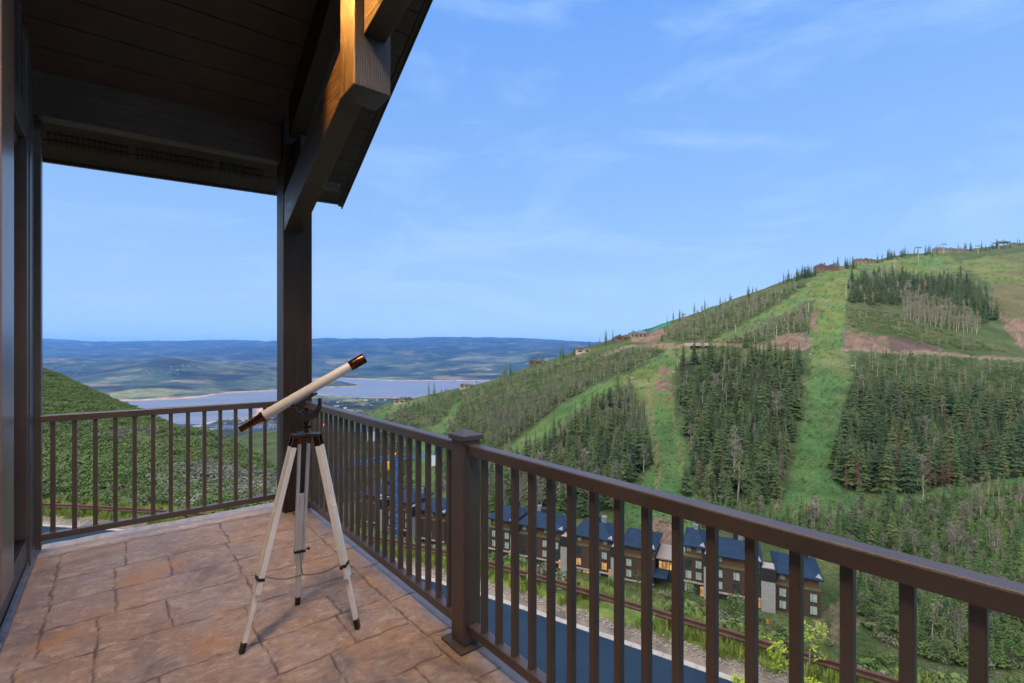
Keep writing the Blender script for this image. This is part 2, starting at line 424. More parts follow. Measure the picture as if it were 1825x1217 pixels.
def roof_z(u): return 3.195 + 0.61 * (5.55 - u)
def build_house():
    H = thing('house', 'dark stained timber house whose gabled roof and corner post shelter the deck', 'house', (V_WALL, 5.0, 0), PHI)
    # wall with a deep door opening; only its last metres are seen
    mb = MB()
    mb.box((-0.72, 4.62, 0), (V_WALL, 5.06, 4.0))                 # corner beside the opening
    part('wall', mb, M_PANEL, H, bevel=0.004)
    mb = MB(); mb.box((V_WALL - 0.26, -6, -12), (V_WALL - 0.002, 3.42, 9)); mb.box((-6, 4.9, -12), (-0.722, 5.04, 3.3)); mb.box((-6, -6, -12), (-0.722, -5.8, 9))
    mb.box((V_WALL - 0.26, 3.42, 4.9), (V_WALL - 0.002, 4.62, 9)); mb.box((V_WALL - 0.26, 3.42, -12), (V_WALL - 0.02, 5.0, -0.3))
    part('wall', mb, M_PANEL, H)
    mb = MB(); mb.box((-0.74, 4.985, 0.02), (V_WALL + 0.035, 5.09, 3.75))      # corner board
    part('corner_board', mb, M_FRAME, H, bevel=0.003)
    mb = MB(); mb.box((V_WALL - 0.2, 3.42, 0.0), (V_WALL - 0.006, 4.62, 0.22))
    part('kick_panel', mb, M_PANEL, H, bevel=0.004)
    mb = MB()
    for k in range(15): mb.box((V_WALL - 0.205 + k * 0.0128, 3.42, 0.221), (V_WALL - 0.198 + k * 0.0128, 4.60, 0.234))
    mb.box((V_WALL - 0.21, 3.42, 0.2205), (V_WALL - 0.006, 4.60, 0.226))
    part('threshold', mb, pmat('grooved_bronze_sill', (0.05, 0.042, 0.04), (0.07, 0.06, 0.055), 8, 0.4, 0.6, 0.05), H)
    mb = MB(); mb.box((V_WALL - 0.2, 3.42, 2.935), (V_WALL - 0.004, 4.62, 3.13))
    part('door_head', mb, M_PANEL, H, bevel=0.004)
    mb = MB(); mb.box((-0.70, 3.42, 0.22), (-0.672, 4.62, 2.93)); d = part('door', mb, M_FRAME, H, bevel=0.003)
    mb = MB(); mb.box((-0.671, 3.52, 0.40), (-0.668, 4.36, 2.75)); part('pane', mb, M_GLASS, d)
    mb = MB()
    for v0, v1, u0, u1 in ((-0.672, -0.60, 4.50, 4.62), (-0.60, V_WALL + 0.004, 4.57, 4.64), (-0.64, -0.52, 4.53, 4.58)):
        mb.box((v0, u0, 0.235), (v1, u1, 2.93))
    mb.box((V_WALL - 0.012, 4.64, 0.02), (V_WALL + 0.012, 4.70, 3.12)); mb.box((-0.60, 3.42, 2.86), (-0.50, 4.56, 2.93))
    part('door_frame', mb, M_FRAME, H, bevel=0.004)
    mb = MB(); mb.box((V_WALL - 0.14, 3.42, 0.235), (V_WALL + 0.03, 3.80, 4.9))
    part('mullion', mb, pmat('warm_lit_mullion', (0.16, 0.115, 0.09), (0.22, 0.16, 0.13), 4, 0.32, 0.1, 0.08), H, bevel=0.006)  # warm light on the mullion put into its lighter brown
    mb = MB()
    for u0, u1 in ((4.16, 4.21), (4.40, 4.47), (4.575, 4.62)): mb.box((V_WALL - 0.1, u0, 3.13), (V_WALL - 0.01, u1, 4.9))
    mb.box((V_WALL - 0.1, 3.8, 4.05), (V_WALL - 0.015, 4.62, 4.09))
    w = part('transom_window', mb, M_FRAME, H, bevel=0.003)
    mb = MB(); mb.box((V_WALL - 0.075, 3.8, 3.13), (V_WALL - 0.07, 4.6, 4.9)); part('pane', mb, M_GLASS, w)
    mb = MB(); mb.box((V_WALL + 0.001, 0.6, 0.002), (V_WALL + 0.022, 5.0, 0.03)); mb.box((V_WALL + 0.001, 0.6, 0.003), (V_WALL + 0.004, 5.0, 0.06))
    part('flashing', mb, pmat('zinc_flashing', (0.30, 0.33, 0.38), (0.16, 0.17, 0.2), 22, 0.45, 0.6, 0.3), H)
    mb = MB(); mb.box((V_WALL + 0.0, 5.0, 0.52), (V_WALL + 0.03, 5.03, 0.53)); 
    # roof: boarded soffit, shingles, fascia
    def slab(v0, v1, u0, u1, o0, o1, mbx, dv=0.0):
        # follows the roof slope; dv lets the left end sag with the eave line
        P = []
        for off in (o0, o1):
            P += [(v0, u0, roof_z(u0) + off - dv), (v1, u0, roof_z(u0) + off), (v1, u1, roof_z(u1) + off), (v0, u1, roof_z(u1) + off - dv)]
        mbx.hexa(P)
    sag = 0.10
    mb = MB(); u = 5.54; bw = 0.172
    while u > -4.0:
        slab(-1.2, 1.985, u - bw + 0.010, u, 0.0, 0.02, mb, sag * 1.4); u -= bw
    slab(-1.2, 1.985, -4.1, 5.54, 0.012, 0.03, mb, sag * 1.4)
    part('soffit', mb, M_SOFFIT, H)
    mb = MB(); slab(-1.25, 2.03, -4.1, 5.60, 0.16, 0.22, mb, sag * 1.4); slab(-1.25, 2.03, 0.4, 5.52, 0.05, 0.15, mb, sag * 1.4)
    part('roof', mb, M_ROOF, H)
    mb = MB()
    def eave_z(v): return 3.195 - 0.118 * (2.0 - v) / 2.46
    P = [(-1.2, 5.545, eave_z(-1.2) - 0.008), (2.0, 5.545, eave_z(2.0) - 0.008), (2.0, 5.585, eave_z(2.0) - 0.008), (-1.2, 5.585, eave_z(-1.2) - 0.008)]
    P += [(a, b, c + 0.20) for a, b, c in P]
    mb.hexa(P)
    P = []
    for u, lo, hi in ((5.545, -0.05, 0.17), (-4.1, -0.05, 0.17)): pass
    P = [(1.99, 5.585, roof_z(5.585) - 0.004), (2.03, 5.585, roof_z(5.585) - 0.004), (2.03, -4.1, roof_z(-4.1) - 0.004), (1.99, -4.1, roof_z(-4.1) - 0.004)]
    P = [P[3], P[2], P[1], P[0]]; P += [(a, b, c + 0.175) for a, b, c in P]
    mb.hexa(P)
    part('fascia', mb, M_FASCIA, H)
    mb = MB()
    P = [(2.032, -4.1, roof_z(-4.1) - 0.015), (2.045, -4.1, roof_z(-4.1) - 0.015), (2.045, 5.6, roof_z(5.6) - 0.015), (2.032, 5.6, roof_z(5.6) - 0.015)]
    P += [(a, b, c + 0.205) for a, b, c in P]; mb.hexa(P)
    part('drip_edge', mb, M_FASCIA, H)
    # lower flat soffit between wall plate beam and eave, with its vents
    def soff(v, u): return roof_z(u) - 0.006 - sag * 1.4 * (1.985 - v) / 3.185
    for (v0, v1) in ((-0.42, 0.10), (0.14, 0.72), (0.77, 1.16), (1.55, 1.93)):
        mb = MB(); n = int((v1 - v0) / 0.034)
        for k in range(n):
            a = v0 + (v1 - v0) * k / n
            for u0 in (5.30, 5.352):
                P = [(a, u0, soff(a, u0) - 0.010), (a + 0.024, u0, soff(a + 0.024, u0) - 0.010), (a + 0.024, u0 + 0.042, soff(a, u0 + 0.042) - 0.010), (a, u0 + 0.042, soff(a, u0 + 0.042) - 0.010)]
                mb.hexa(P + [(x, y, z + 0.008) for x, y, z in P])
        part('soffit_vent', mb, M_BLACK if v0 < 1.2 else M_METALEDGE, H)
    # wall plate beam over the far railing (its bottom edge drops slightly towards the house)
    zr, zl = 3.268, 3.198
    def bz(v): return zl + (zr - zl) * (v + 0.46) / 1.66
    mb = MB(); P = []
    for dz in (0, 0.345):
        P += [(-0.72, 4.85, bz(-0.72) + dz), (1.205, 4.85, bz(1.205) + dz), (1.205, 4.985, bz(1.205) + dz), (-0.72, 4.985, bz(-0.72) + dz)]
    mb.hexa(P); part('eave_beam', mb, wood('weathered_beam', (0.022, 0.016, 0.013), (0.085, 0.062, 0.050), 'x', 0.42, 0.9, 0.8, 0.5), H, bevel=0.006)
    mb = MB(); P = []
    for dz in (0.347, 0.405):
        P += [(-0.72, 4.80, bz(-0.72) + dz), (1.2, 4.80, bz(1.2) + dz), (1.2, 4.98, bz(1.2) + dz), (-0.72, 4.98, bz(-0.72) + dz)]
    mb.hexa(P); part('trim_board', mb, M_SOFFIT, H, bevel=0.003)
    # corner post
    mb = MB(); mb.box((1.195, 4.76, 0.006), (1.45, 5.0, 3.72)); part('corner_post', mb, M_TIMB['z'], H, bevel=0.008)
    # rafter under the soffit
    mb = MB(); P = []
    ra, rb = 4.60, 0.4
    def rz(u): return 3.432 + 0.575 * (4.56 - u)
    for lo in (0.0, 0.34):
        P += [(1.2, rb, rz(rb) + lo), (1.335, rb, rz(rb) + lo), (1.335, ra, rz(ra) + lo), (1.2, ra, rz(ra) + lo)]
    mb.hexa(P); part('rafter', mb, M_TIMB['y'], H, bevel=0.005)
    mb = MB(); mb.box((1.27, 4.50, 3.0), (1.40, 4.762, 3.42)); part('bracket_block', mb, M_TIMB['z'], H, bevel=0.004)
    # brace from the post up to the hanging post
    mb = MB(); P = []
    def cz(u): return 2.69 + 0.445 * (4.56 - u)
    ba, bb = 4.60, 3.27
    for lo in (0.0, 0.335):
        P += [(1.20, bb, cz(bb) + lo), (1.36, bb, cz(bb) + lo), (1.36, ba, cz(ba) + lo), (1.20, ba, cz(ba) + lo)]
    P[2] = (1.36, ba + 0.158, cz(ba + 0.158)); P[3] = (1.20, ba + 0.158, cz(ba + 0.158)); P[6] = (1.36, ba + 0.158, cz(ba + 0.158) + 0.335); P[7] = (1.20, ba + 0.158, cz(ba + 0.158) + 0.335)
    mb.hexa(P); part('brace', mb, M_TIMBW['y'], H, bevel=0.006, label='heavy diagonal brace from the corner post, warm lit above and dark below')
    # hanging post
    mb = MB(); mb.box((1.185, 3.04, 3.215), (1.44, 3.285, 5.0)); part('hanging_post', mb, M_TIMBW['z'], H, bevel=0.008, label='hanging post block with squared bottom end, orange on its lit side')
    mb = MB(); P = []
    def ez(u): return 3.56 + 0.21 * (3.04 - u)
    for lo in (0.0, 0.36):
        P += [(1.25, 1.2, ez(1.2) + lo), (1.40, 1.2, ez(1.2) + lo), (1.40, 3.039, ez(3.039) + lo), (1.25, 3.039, ez(3.039) + lo)]
    mb.hexa(P); part('collar_beam', mb, M_TIMBW['y'], H, bevel=0.006)
    # porch downlights on the boarded ceiling, unseen; the second added to light the floor
    for a in LAMPS:
        porch_lamp(H, *a)
    return H
def porch_lamp(H, lv, lu, watts, half, tilt, soft):
    lz = roof_z(lu) - 0.10
    mb = MB(); mb.lathe((lv, lu, lz + 0.04), (lv, lu, lz - 0.16), [(0, 0.10), (0.05, 0.10), (0.055, 0.075), (0.17, 0.075), (0.18, 0.06)], 24)
    lamp = part('porch_lamp', mb, M_FRAME, H, smooth=True)
    mb = MB(); mb.lathe((lv, lu, lz - 0.161), (lv, lu, lz - 0.17), [(0, 0.055), (0.004, 0.055), (0.008, 0.03)], 20)
    part('bulb', mb, M_BULB, lamp, smooth=True)
    ld = bpy.data.lights.new('porch_light', 'SPOT'); ld.energy = watts; ld.color = (1.0, 0.47, 0.11) if half < 35 else (1.0, 0.73, 0.49); ld.shadow_soft_size = soft
    ld.spot_size = rad(half * 2); ld.spot_blend = 0.45
    lo_ = bpy.data.objects.new('porch_light', ld); COL.objects.link(lo_); lo_.location = W(lv, lu, lz - 0.19)
    lo_.rotation_euler = W(tilt[0], tilt[1], -1).to_track_quat('-Z', 'Y').to_euler()
M_BULB = emit('warm_bulb', (1.0, 0.62, 0.25), 6.0)
LAMPS = [(0.62, 3.15, 750.0, 24, (0.74, 0.0), 0.08), (-0.15, 1.2, 1080.0, 38, (0.10, 0.25), 0.40)]
HOUSE = build_house()

# ------------------------------------------------------------------ railings
m, N, L, bs = nodes_of('hammered_bronze_powder_coat')
v_ = coords(N, L)
n_ = noise(N, L, v_, 160, 3, 0.6); n2_ = noise(N, L, v_, 3, 3)
L.new(mixc(N, L, rng(N, L, n2_.outputs['Fac'], .35, .65), (0.057, 0.041, 0.035), (0.076, 0.056, 0.048)), bs.inputs['Base Color'])
bs.inputs['Roughness'].default_value = 0.40; bs.inputs['Specular IOR Level'].default_value = 0.85
bump(N, L, bs, n_.outputs['Fac'], 0.55, 0.0022)
M_RAIL = m
M_WELD = pmat('weld_bead', (0.10, 0.085, 0.07), (0.20, 0.18, 0.16), 90, 0.45, 0.4, 0.4)
def top_rail(mb, axis, c, a, b, w=0.062):
    """rail with a rounded top along an axis"""
    z0, z1 = 0.975, 1.026
    prof = [(-w / 2, z0), (w / 2, z0), (w / 2, z1 - 0.006), (w / 2 - 0.002, z1 - 0.002), (w / 2 - 0.006, z1), (-w / 2 + 0.006, z1), (-w / 2 + 0.002, z1 - 0.002), (-w / 2, z1 - 0.006)]
    n = len(prof); vs = []
    for s in (a, b):
        for o, z in prof: vs.append((c + o, s, z) if axis == 'u' else (s, c + o, z))
    fs = [(i, (i + 1) % n, n + (i + 1) % n, n + i) for i in range(n)] + [tuple(reversed(range(n))), tuple(range(n, 2 * n))]
    mb.add(vs, fs)
def build_rail(label, axis, c, a, b, centers, zb=(0.07, 0.115), wb=0.052):
    base = ((c, a, 0) if axis == 'u' else (a, c, 0))
    T = thing('railing', label, 'railing', base, PHI, 'bronze metal railings of the deck')
    mb = MB(); top_rail(mb, axis, c, a, b); part('top_rail', mb, M_RAIL, T)
    mb = MB()
    if axis == 'u': mb.box((c - wb / 2, a, zb[0]), (c + wb / 2, b, zb[1]))
    else: mb.box((a, c - wb / 2, zb[0]), (b, c + wb / 2, zb[1]))
    part('bottom_rail', mb, M_RAIL, T, bevel=0.003)
    q = 0.0142
    for s in centers:
        x, y = (c, s) if axis == 'u' else (s, c)
        mb = MB(); mb.box((x - q, y - q, zb[1] - 0.004), (x + q, y + q, 0.977))
        mb.box((x - q - 0.003, y - q - 0.003, zb[1] - 0.002), (x + q + 0.003, y + q + 0.003, zb[1] + 0.004), 1)
        part('baluster', mb, [M_RAIL, M_WELD], T, bevel=0.0025)
    return T
RV = 1.402
SP = 0.1171
u0 = 1.917
near = [u0 - SP * k for k in range(0, 16)] + [0.161 - SP * k for k in range(1, 4)]
build_rail('near length of bronze railing running from the capped post towards the viewer', 'u', RV, -0.4, 2.018, near)
far = [2.235 + SP * k for k in range(0, 22)]
build_rail('far length of bronze railing between the capped post and the timber corner post', 'u', RV, 2.14, 4.755, far)
build_rail('short bronze railing between the house wall and the timber corner post, in front of shrubs', 'v', 4.93, V_WALL + 0.04, 1.194,
           [-0.356 + 0.1193 * k for k in range(13)], zb=(0.108, 0.155))
P_ = thing('railing_post', 'square bronze metal post with a low pyramid cap on a base plate', 'post', (1.4, 2.08, 0), PHI)
mb = MB(); mb.box((1.349, 2.019, 0.012), (1.452, 2.139, 1.045)); part('shaft', mb, M_RAIL, P_, bevel=0.006)
mb = MB(); mb.box((1.31, 1.985, 0.001), (1.495, 2.175, 0.013)); part('base_plate', mb, M_RAIL, P_, bevel=0.003)
mb = MB(); a0, a1, b0, b1 = 1.338, 1.463, 2.008, 2.150
mb.hexa([(a0, b0, 1.046), (a1, b0, 1.046), (a1, b1, 1.046), (a0, b1, 1.046), (a0, b0, 1.072), (a1, b0, 1.072), (a1, b1, 1.072), (a0, b1, 1.072)])
mb.add([(a0 + .004, b0 + .004, 1.0721), (a1 - .004, b0 + .004, 1.0721), (a1 - .004, b1 - .004, 1.0721), (a0 + .004, b1 - .004, 1.0721), ((a0 + a1) / 2, (b0 + b1) / 2, 1.096)],
       [(0, 1, 4), (1, 2, 4), (2, 3, 4), (3, 0, 4), (3, 2, 1, 0)])
part('cap', mb, M_RAIL, P_, bevel=0.003)

# ------------------------------------------------------------------ telescope
M_CREAM = pmat('cream_enamel', (0.62, 0.58, 0.52), (0.70, 0.66, 0.60), 5, 0.42, 0, 0.05)
M_COPPER = pmat('antique_copper', (0.085, 0.034, 0.017), (0.155, 0.064, 0.030), 14, 0.24, 0.9, 0.05)
M_IRON = pmat('dark_cast_iron', (0.022, 0.017, 0.016), (0.04, 0.03, 0.028), 20, 0.42, 0.3, 0.1)
M_LEG = wood('white_painted_leg', (0.78, 0.76, 0.72), (0.86, 0.84, 0.81), 'z', 0.5, 0.12)
M_LEGW = wood('bare_wood_edge', (0.40, 0.25, 0.12), (0.52, 0.34, 0.17), 'z', 0.55, 0.2)
def build_telescope():
    feet = [Vector((-1.340, 2.389, 0)), Vector((-0.832, 2.606, 0)), Vector((-1.269, 2.854, 0))]
    head = Vector((-1.112, 2.60, 1.085))
    T = thing('telescope', 'cream telescope with copper ends on a white wooden tripod', 'telescope', (head.x, head.y, 0))
    # optical tube
    e = PX(427, 766, 2.48); o = PX(651, 637, 2.72)
    ax = (o - e).normalized(); Ln = (o - e).length
    s_c = Ln * 0.175; s_o = Ln * 0.885
    mb = MB(); mb.lathe(e + ax * s_c, e + ax * s_o, [(0, 0.024), (0.004, 0.0262), (s_o - s_c - 0.004, 0.0262), (s_o - s_c, 0.025)], 32)
    part('tube', mb, M_CREAM, T, smooth=True)
    mb = MB(); mb.lathe(e + ax * (s_o - 0.012), o, [(0, 0.0275), (0.012, 0.0275), (0.016, 0.0290), (0.02, 0.0290), (Ln - s_o + 0.004, 0.0290), (Ln - s_o + 0.008, 0.0275), (Ln - s_o + 0.010, 0.0230)], 32)
    part('objective_cap', mb, M_COPPER, T, smooth=True)
    mb = MB(); mb.lathe(e, e + ax * (s_c + 0.004), [(0, 0.012), (0.002, 0.0165), (0.055, 0.0165), (0.058, 0.0175), (0.064, 0.0175), (0.066, 0.0195), (0.088, 0.0195), (0.090, 0.0215), (0.100, 0.0215), (0.102, 0.0225), (s_c - 0.012, 0.0235), (s_c - 0.010, 0.0275), (s_c + 0.004, 0.0275)], 32)
    part('eyepiece', mb, M_COPPER, T, smooth=True)
    # yoke: two curved cheeks in the plane of the tube and the vertical
    side = ax.cross(Vector((0, 0, 1))).normalized()
    hx = Vector((ax.x, ax.y, 0)).normalized()
    piv = PX(546, 725, 2.60)
    yk = piv.copy(); yk.z = 1.195
    def yp(a, r, off): return yk + hx * (r * math.cos(a)) + Vector((0, 0, r * math.sin(a))) + side * off
    for sd in (-1, 1):
        mb = MB()
        # crescent: from the left horn round the bottom to the tall right horn
        n = 22; outer, inner = [], []
        for k in range(n + 1):
            f = k / n; a = math.pi * (1.02 + f * 1.14)
            ro = 0.066 + 0.006 * math.sin(f * math.pi) + 0.018 * max(0, f - 0.75) * 4 * 0.9
            wd = 0.014 + 0.020 * math.sin(f * math.pi) ** 0.8
            outer.append((a, ro)); inner.append((a, ro - wd))
        vs, fs = [], []
        for off in (sd * 0.017, sd * 0.024):
            for a, r in outer: vs.append(yp(a, r, off))
            for a, r in inner: vs.append(yp(a, r, off))
        q = n + 1
        for k in range(n):
            A, B, C, D = k, k + 1, q + k + 1, q + k
            fs += [(A, B, C, D), (2 * q + D, 2 * q + C, 2 * q + B, 2 * q + A), (A, 2 * q + A, 2 * q + B, B), (D, C, 2 * q + C, 2 * q + D)]
        fs += [(0, q, 3 * q, 2 * q), (n, 2 * q + n, 3 * q + n, q + n)]
        mb.add(vs, fs)
        for a, r in (outer[0], outer[-1]):
            c = yp(a, r - 0.006, sd * 0.0205)
            mb.lathe(c - side * 0.008, c + side * 0.008, [(0, 0.009), (0.003, 0.0105), (0.013, 0.0105), (0.016, 0.009)], 14)
        # spokes and hub
        hub = yp(0, 0, sd * 0.0205) + Vector((0, 0, -0.004))
        for a in (math.pi * 1.22, math.pi * 1.5, math.pi * 1.84): mb.bar(hub, yp(a, 0.05, sd * 0.0205), 0.007, 0.010, up=side)
        mb.lathe(hub - side * 0.007, hub + side * 0.007, [(0, 0.010), (0.002, 0.013), (0.012, 0.013), (0.014, 0.010)], 16)
        part('yoke_cheek', mb, M_IRON, T, bevel=0.0)
    # saddle holding the tube
    foot_t = (yk - e).dot(ax); tc_ = e + ax * foot_t
    mb = MB(); dn = (Vector((0, 0, -1)) + ax * ax.z).normalized()
    for ds in (-0.05, 0.06):
        p = tc_ + ax * ds
        mb.bar(p + dn * 0.022, p + dn * 0.040 , 0.034, 0.02, up=ax)
    mb.bar(tc_ + ax * -0.075 + dn * 0.036, tc_ + ax * 0.085 + dn * 0.036, 0.030, 0.012, up=dn)
    mb.bar(tc_ + dn * 0.036, yk + Vector((0, 0, -0.004)), 0.026, 0.03, up=hx)
    part('saddle', mb, M_IRON, T, bevel=0.002)
    mb = MB(); mb.lathe(yk - side * 0.032 + Vector((0, 0, -0.004)), yk + side * 0.032 + Vector((0, 0, -0.004)), [(0, 0.006), (0.064, 0.006)], 12)
    part('pivot_bolt', mb, M_COPPER, T, smooth=True)
    # neck
    nb = Vector((yk.x, yk.y, 1.060)); nt_ = Vector((yk.x, yk.y, 1.130))
    mb = MB(); mb.lathe(nb, nt_, [(0, 0.013), (0.012, 0.013), (0.014, 0.010), (0.022, 0.010), (0.024, 0.0145), (0.038, 0.0145), (0.040, 0.010), (0.050, 0.010), (0.052, 0.014), (0.070, 0.017)], 20)
    mb.lathe(nb + Vector((0.008, -0.004, 0.03)), nb + Vector((0.034, -0.010, 0.034)), [(0, 0.0035), (0.014, 0.0035), (0.015, 0.008), (0.024, 0.008)], 10)
    part('neck', mb, M_COPPER, T, smooth=True)
    # head plate and the three hinge blocks
    hc = Vector((yk.x, yk.y, 0))
    mb = MB(); mb.lathe(Vector((hc.x, hc.y, 1.030)), Vector((hc.x, hc.y, 1.062)), [(0, 0.022), (0.004, 0.028), (0.028, 0.028), (0.032, 0.022)], 24)
    for f in feet:
        d = (f - hc); d.z = 0; d.normalize()
        mb.bar(hc + d * 0.015 + Vector((0, 0, 1.050)), hc + d * 0.075 + Vector((0, 0, 1.050)), 0.066, 0.014)
    part('tripod_head', mb, M_IRON, T, bevel=0.002)
    CH = Vector((hc.x, hc.y, 0.40)) + Vector((-0.02, 0.0, -0.035))
    cl_pts = []
    for i, f in enumerate(feet):
        d = (f - hc); d.z = 0; d.normalize()
        sd = Vector((-d.y, d.x, 0))
        top = hc + d * 0.060 + Vector((0, 0, 1.043))
        dirv = (f - top).normalized(); Lg = (f - top).length
        nrm = dirv.cross(sd).normalized()
        mb = MB()
        def P(s, o=0.0, nn=0.0): return top + dirv * s + sd * o + nrm * nn
        # copper ferrules on the two rails
        up_end = Lg * 0.735
        for o in (-1, 1): mb.bar(P(0.0, o * 0.0235), P(0.052, o * 0.0230), 0.018, 0.030, up=nrm)
        fer = mb
        leg = MB()
        for o in (-1, 1): leg.bar(P(0.050, o * 0.0230), P(up_end, o * 0.0215), 0.0150, 0.027, up=nrm)
        lo_start = Lg * (0.36 if i != 2 else 0.335)
        leg.bar(P(lo_start, 0), P(Lg - 0.002, 0), 0.0265, 0.022, up=nrm)
        lg = part('leg', leg, M_LEG, T, bevel=0.002)
        part('ferrule', fer, M_COPPER, lg, bevel=0.002)
        # wood left bare on the outward narrow side
        # clamp band with thumb screw
        sc = Lg * 0.665
        cm = MB(); cm.bar(P(sc - 0.006), P(sc + 0.010), 0.062, 0.032, up=nrm)
        cm.lathe(P(sc, -0.034), P(sc, -0.056), [(0, 0.004), (0.008, 0.004), (0.009, 0.009), (0.020, 0.009)], 10)
        part('clamp', cm, M_IRON, lg, bevel=0.0015)
        ft = MB(); ft.bar(P(Lg - 0.055), P(Lg - 0.003), 0.028, 0.0235, up=nrm); ft.lathe(P(Lg - 0.012), P(Lg + 0.002), [(0, 0.010), (0.012, 0.010), (0.014, 0.006)], 10)
        part('foot', ft, M_IRON, lg, bevel=0.001)
        cl_pts.append(P(sc, 0, 0.0) - d * 0.018)
    # spreader chain: links from every clamp to the middle
    mid = sum(cl_pts, Vector()) / 3 + Vector((0.0, 0, -0.062))
    mb = MB()
    def ring(c, d, flip):
        d = d.normalized(); a = d.cross(Vector((0, 0, 1))).normalized(); b = a.cross(d)
        if flip: a = b
        pts = []
        for k in range(9):
            t = 2 * math.pi * k / 8
            pts.append(c + d * (0.0062 * math.cos(t)) + a * (0.0040 * math.sin(t)))
        mb.tube(pts, 0.0011, 4)
    for p in cl_pts:
        L_ = (mid - p).length; n = int(L_ / 0.0098)
        prev = None
        for k in range(n + 1):
            f = k / n; c = p.lerp(mid, f) + Vector((0, 0, -0.018 * math.sin(math.pi * f)))
            if prev is not None: ring((prev + c) / 2, c - prev, k % 2)
            prev = c
    part('spreader_chain', mb, M_IRON, T, recalc=False)
build_telescope()
# ------------------------------------------------------------------ the land
def vnoise(x, y, seed=0):
    xi = np.floor(x).astype(np.int64); yi = np.floor(y).astype(np.int64)
    xf = x - xi; yf = y - yi
    def h(a, b):
        n = (a * 374761393 + b * 668265263 + seed * 974634777) & 0x7fffffff
        n = ((n ^ (n >> 13)) * 1274126177) & 0x7fffffff
        return ((n ^ (n >> 16)) & 0xffff) / 65535.0
    u = xf * xf * (3 - 2 * xf); v = yf * yf * (3 - 2 * yf)
    return (h(xi, yi) * (1 - u) + h(xi + 1, yi) * u) * (1 - v) + (h(xi, yi + 1) * (1 - u) + h(xi + 1, yi + 1) * u) * v
def fbm(x, y, oct=4, seed=0):
    s = 0; a = 0.5; t = 0
    for k in range(oct):
        s = s + a * vnoise(x * 2 ** k, y * 2 ** k, seed + k * 17); t += a; a *= 0.5
    return s / t
class TPS:
    def __init__(self, pts, vals, k=(1.0, 1.0), lam=1e-4):
        self.k = np.array(k); P = np.array(pts, float) * self.k; n = len(P)
        K = self._phi(np.linalg.norm(P[:, None] - P[None], axis=2)) + lam * np.eye(n)
        Q = np.hstack([np.ones((n, 1)), P])
        A = np.block([[K, Q], [Q.T, np.zeros((3, 3))]])
        self.w = np.linalg.solve(A, np.concatenate([vals, np.zeros(3)])); self.P = P
    @staticmethod
    def _phi(r): return np.where(r > 1e-9, r * r * np.log(np.maximum(r, 1e-9)), 0.0)
    def __call__(self, X):
        X = np.asarray(X, float) * self.k; out = np.empty(len(X))
        for i in range(0, len(X), 20000):
            x = X[i:i + 20000]
            out[i:i + 20000] = self._phi(np.linalg.norm(x[:, None] - self.P[None], axis=2)) @ self.w[:-3] + self.w[-3] + x @ self.w[-2:]
        return out
def tan_of(px): return (np.asarray(px, float) - CX) / FPX

# line of the guard rail (x, depth), ground there 10.5 m below the eye
GR = np.array([(-75, 34.5), (-52, 33.5), (-31, 31.4), (-18.1, 29.2), (-7.04, 25.6), (-1.18, 22.75), (4.6, 19.1), (10.35, 15.36), (16.1, 11.6), (24, 6.4), (36, -2)])
def catmull(P, n):
    out = []
    P = np.vstack([2 * P[0] - P[1], P, 2 * P[-1] - P[-2]])
    for i in range(1, len(P) - 2):
        p0, p1, p2, p3 = P[i - 1:i + 3]
        for k in range(n):
            t = k / n
            out.append(0.5 * (2 * p1 + (p2 - p0) * t + (2 * p0 - 5 * p1 + 4 * p2 - p3) * t * t + (3 * p1 - p0 - 3 * p2 + p3) * t ** 3))
    out.append(P[-2]); return np.array(out)
GC = catmull(GR, 12)
GT = np.gradient(GC, axis=0); GT /= np.linalg.norm(GT, axis=1)[:, None]
GN = np.stack([GT[:, 1], -GT[:, 0]], 1)                      # towards the house
def rail_offset(x, y):
    """signed distance to the guard rail line, positive on the house's side"""
    x = np.asarray(x, float); y = np.asarray(y, float); sh = x.shape
    X = np.stack([x.ravel(), y.ravel()], 1); out = np.full(len(X), -999.0)
    near = (X[:, 1] < 60)
    Q = X[near]; r = np.empty(len(Q))
    for i in range(0, len(Q), 20000):
        d = Q[i:i + 20000, None] - GC[None]; j = np.argmin((d ** 2).sum(2), 1)
        r[i:i + 20000] = (d[np.arange(len(j)), j] * GN[j]).sum(1)
    out[near] = r
    return out.reshape(sh)

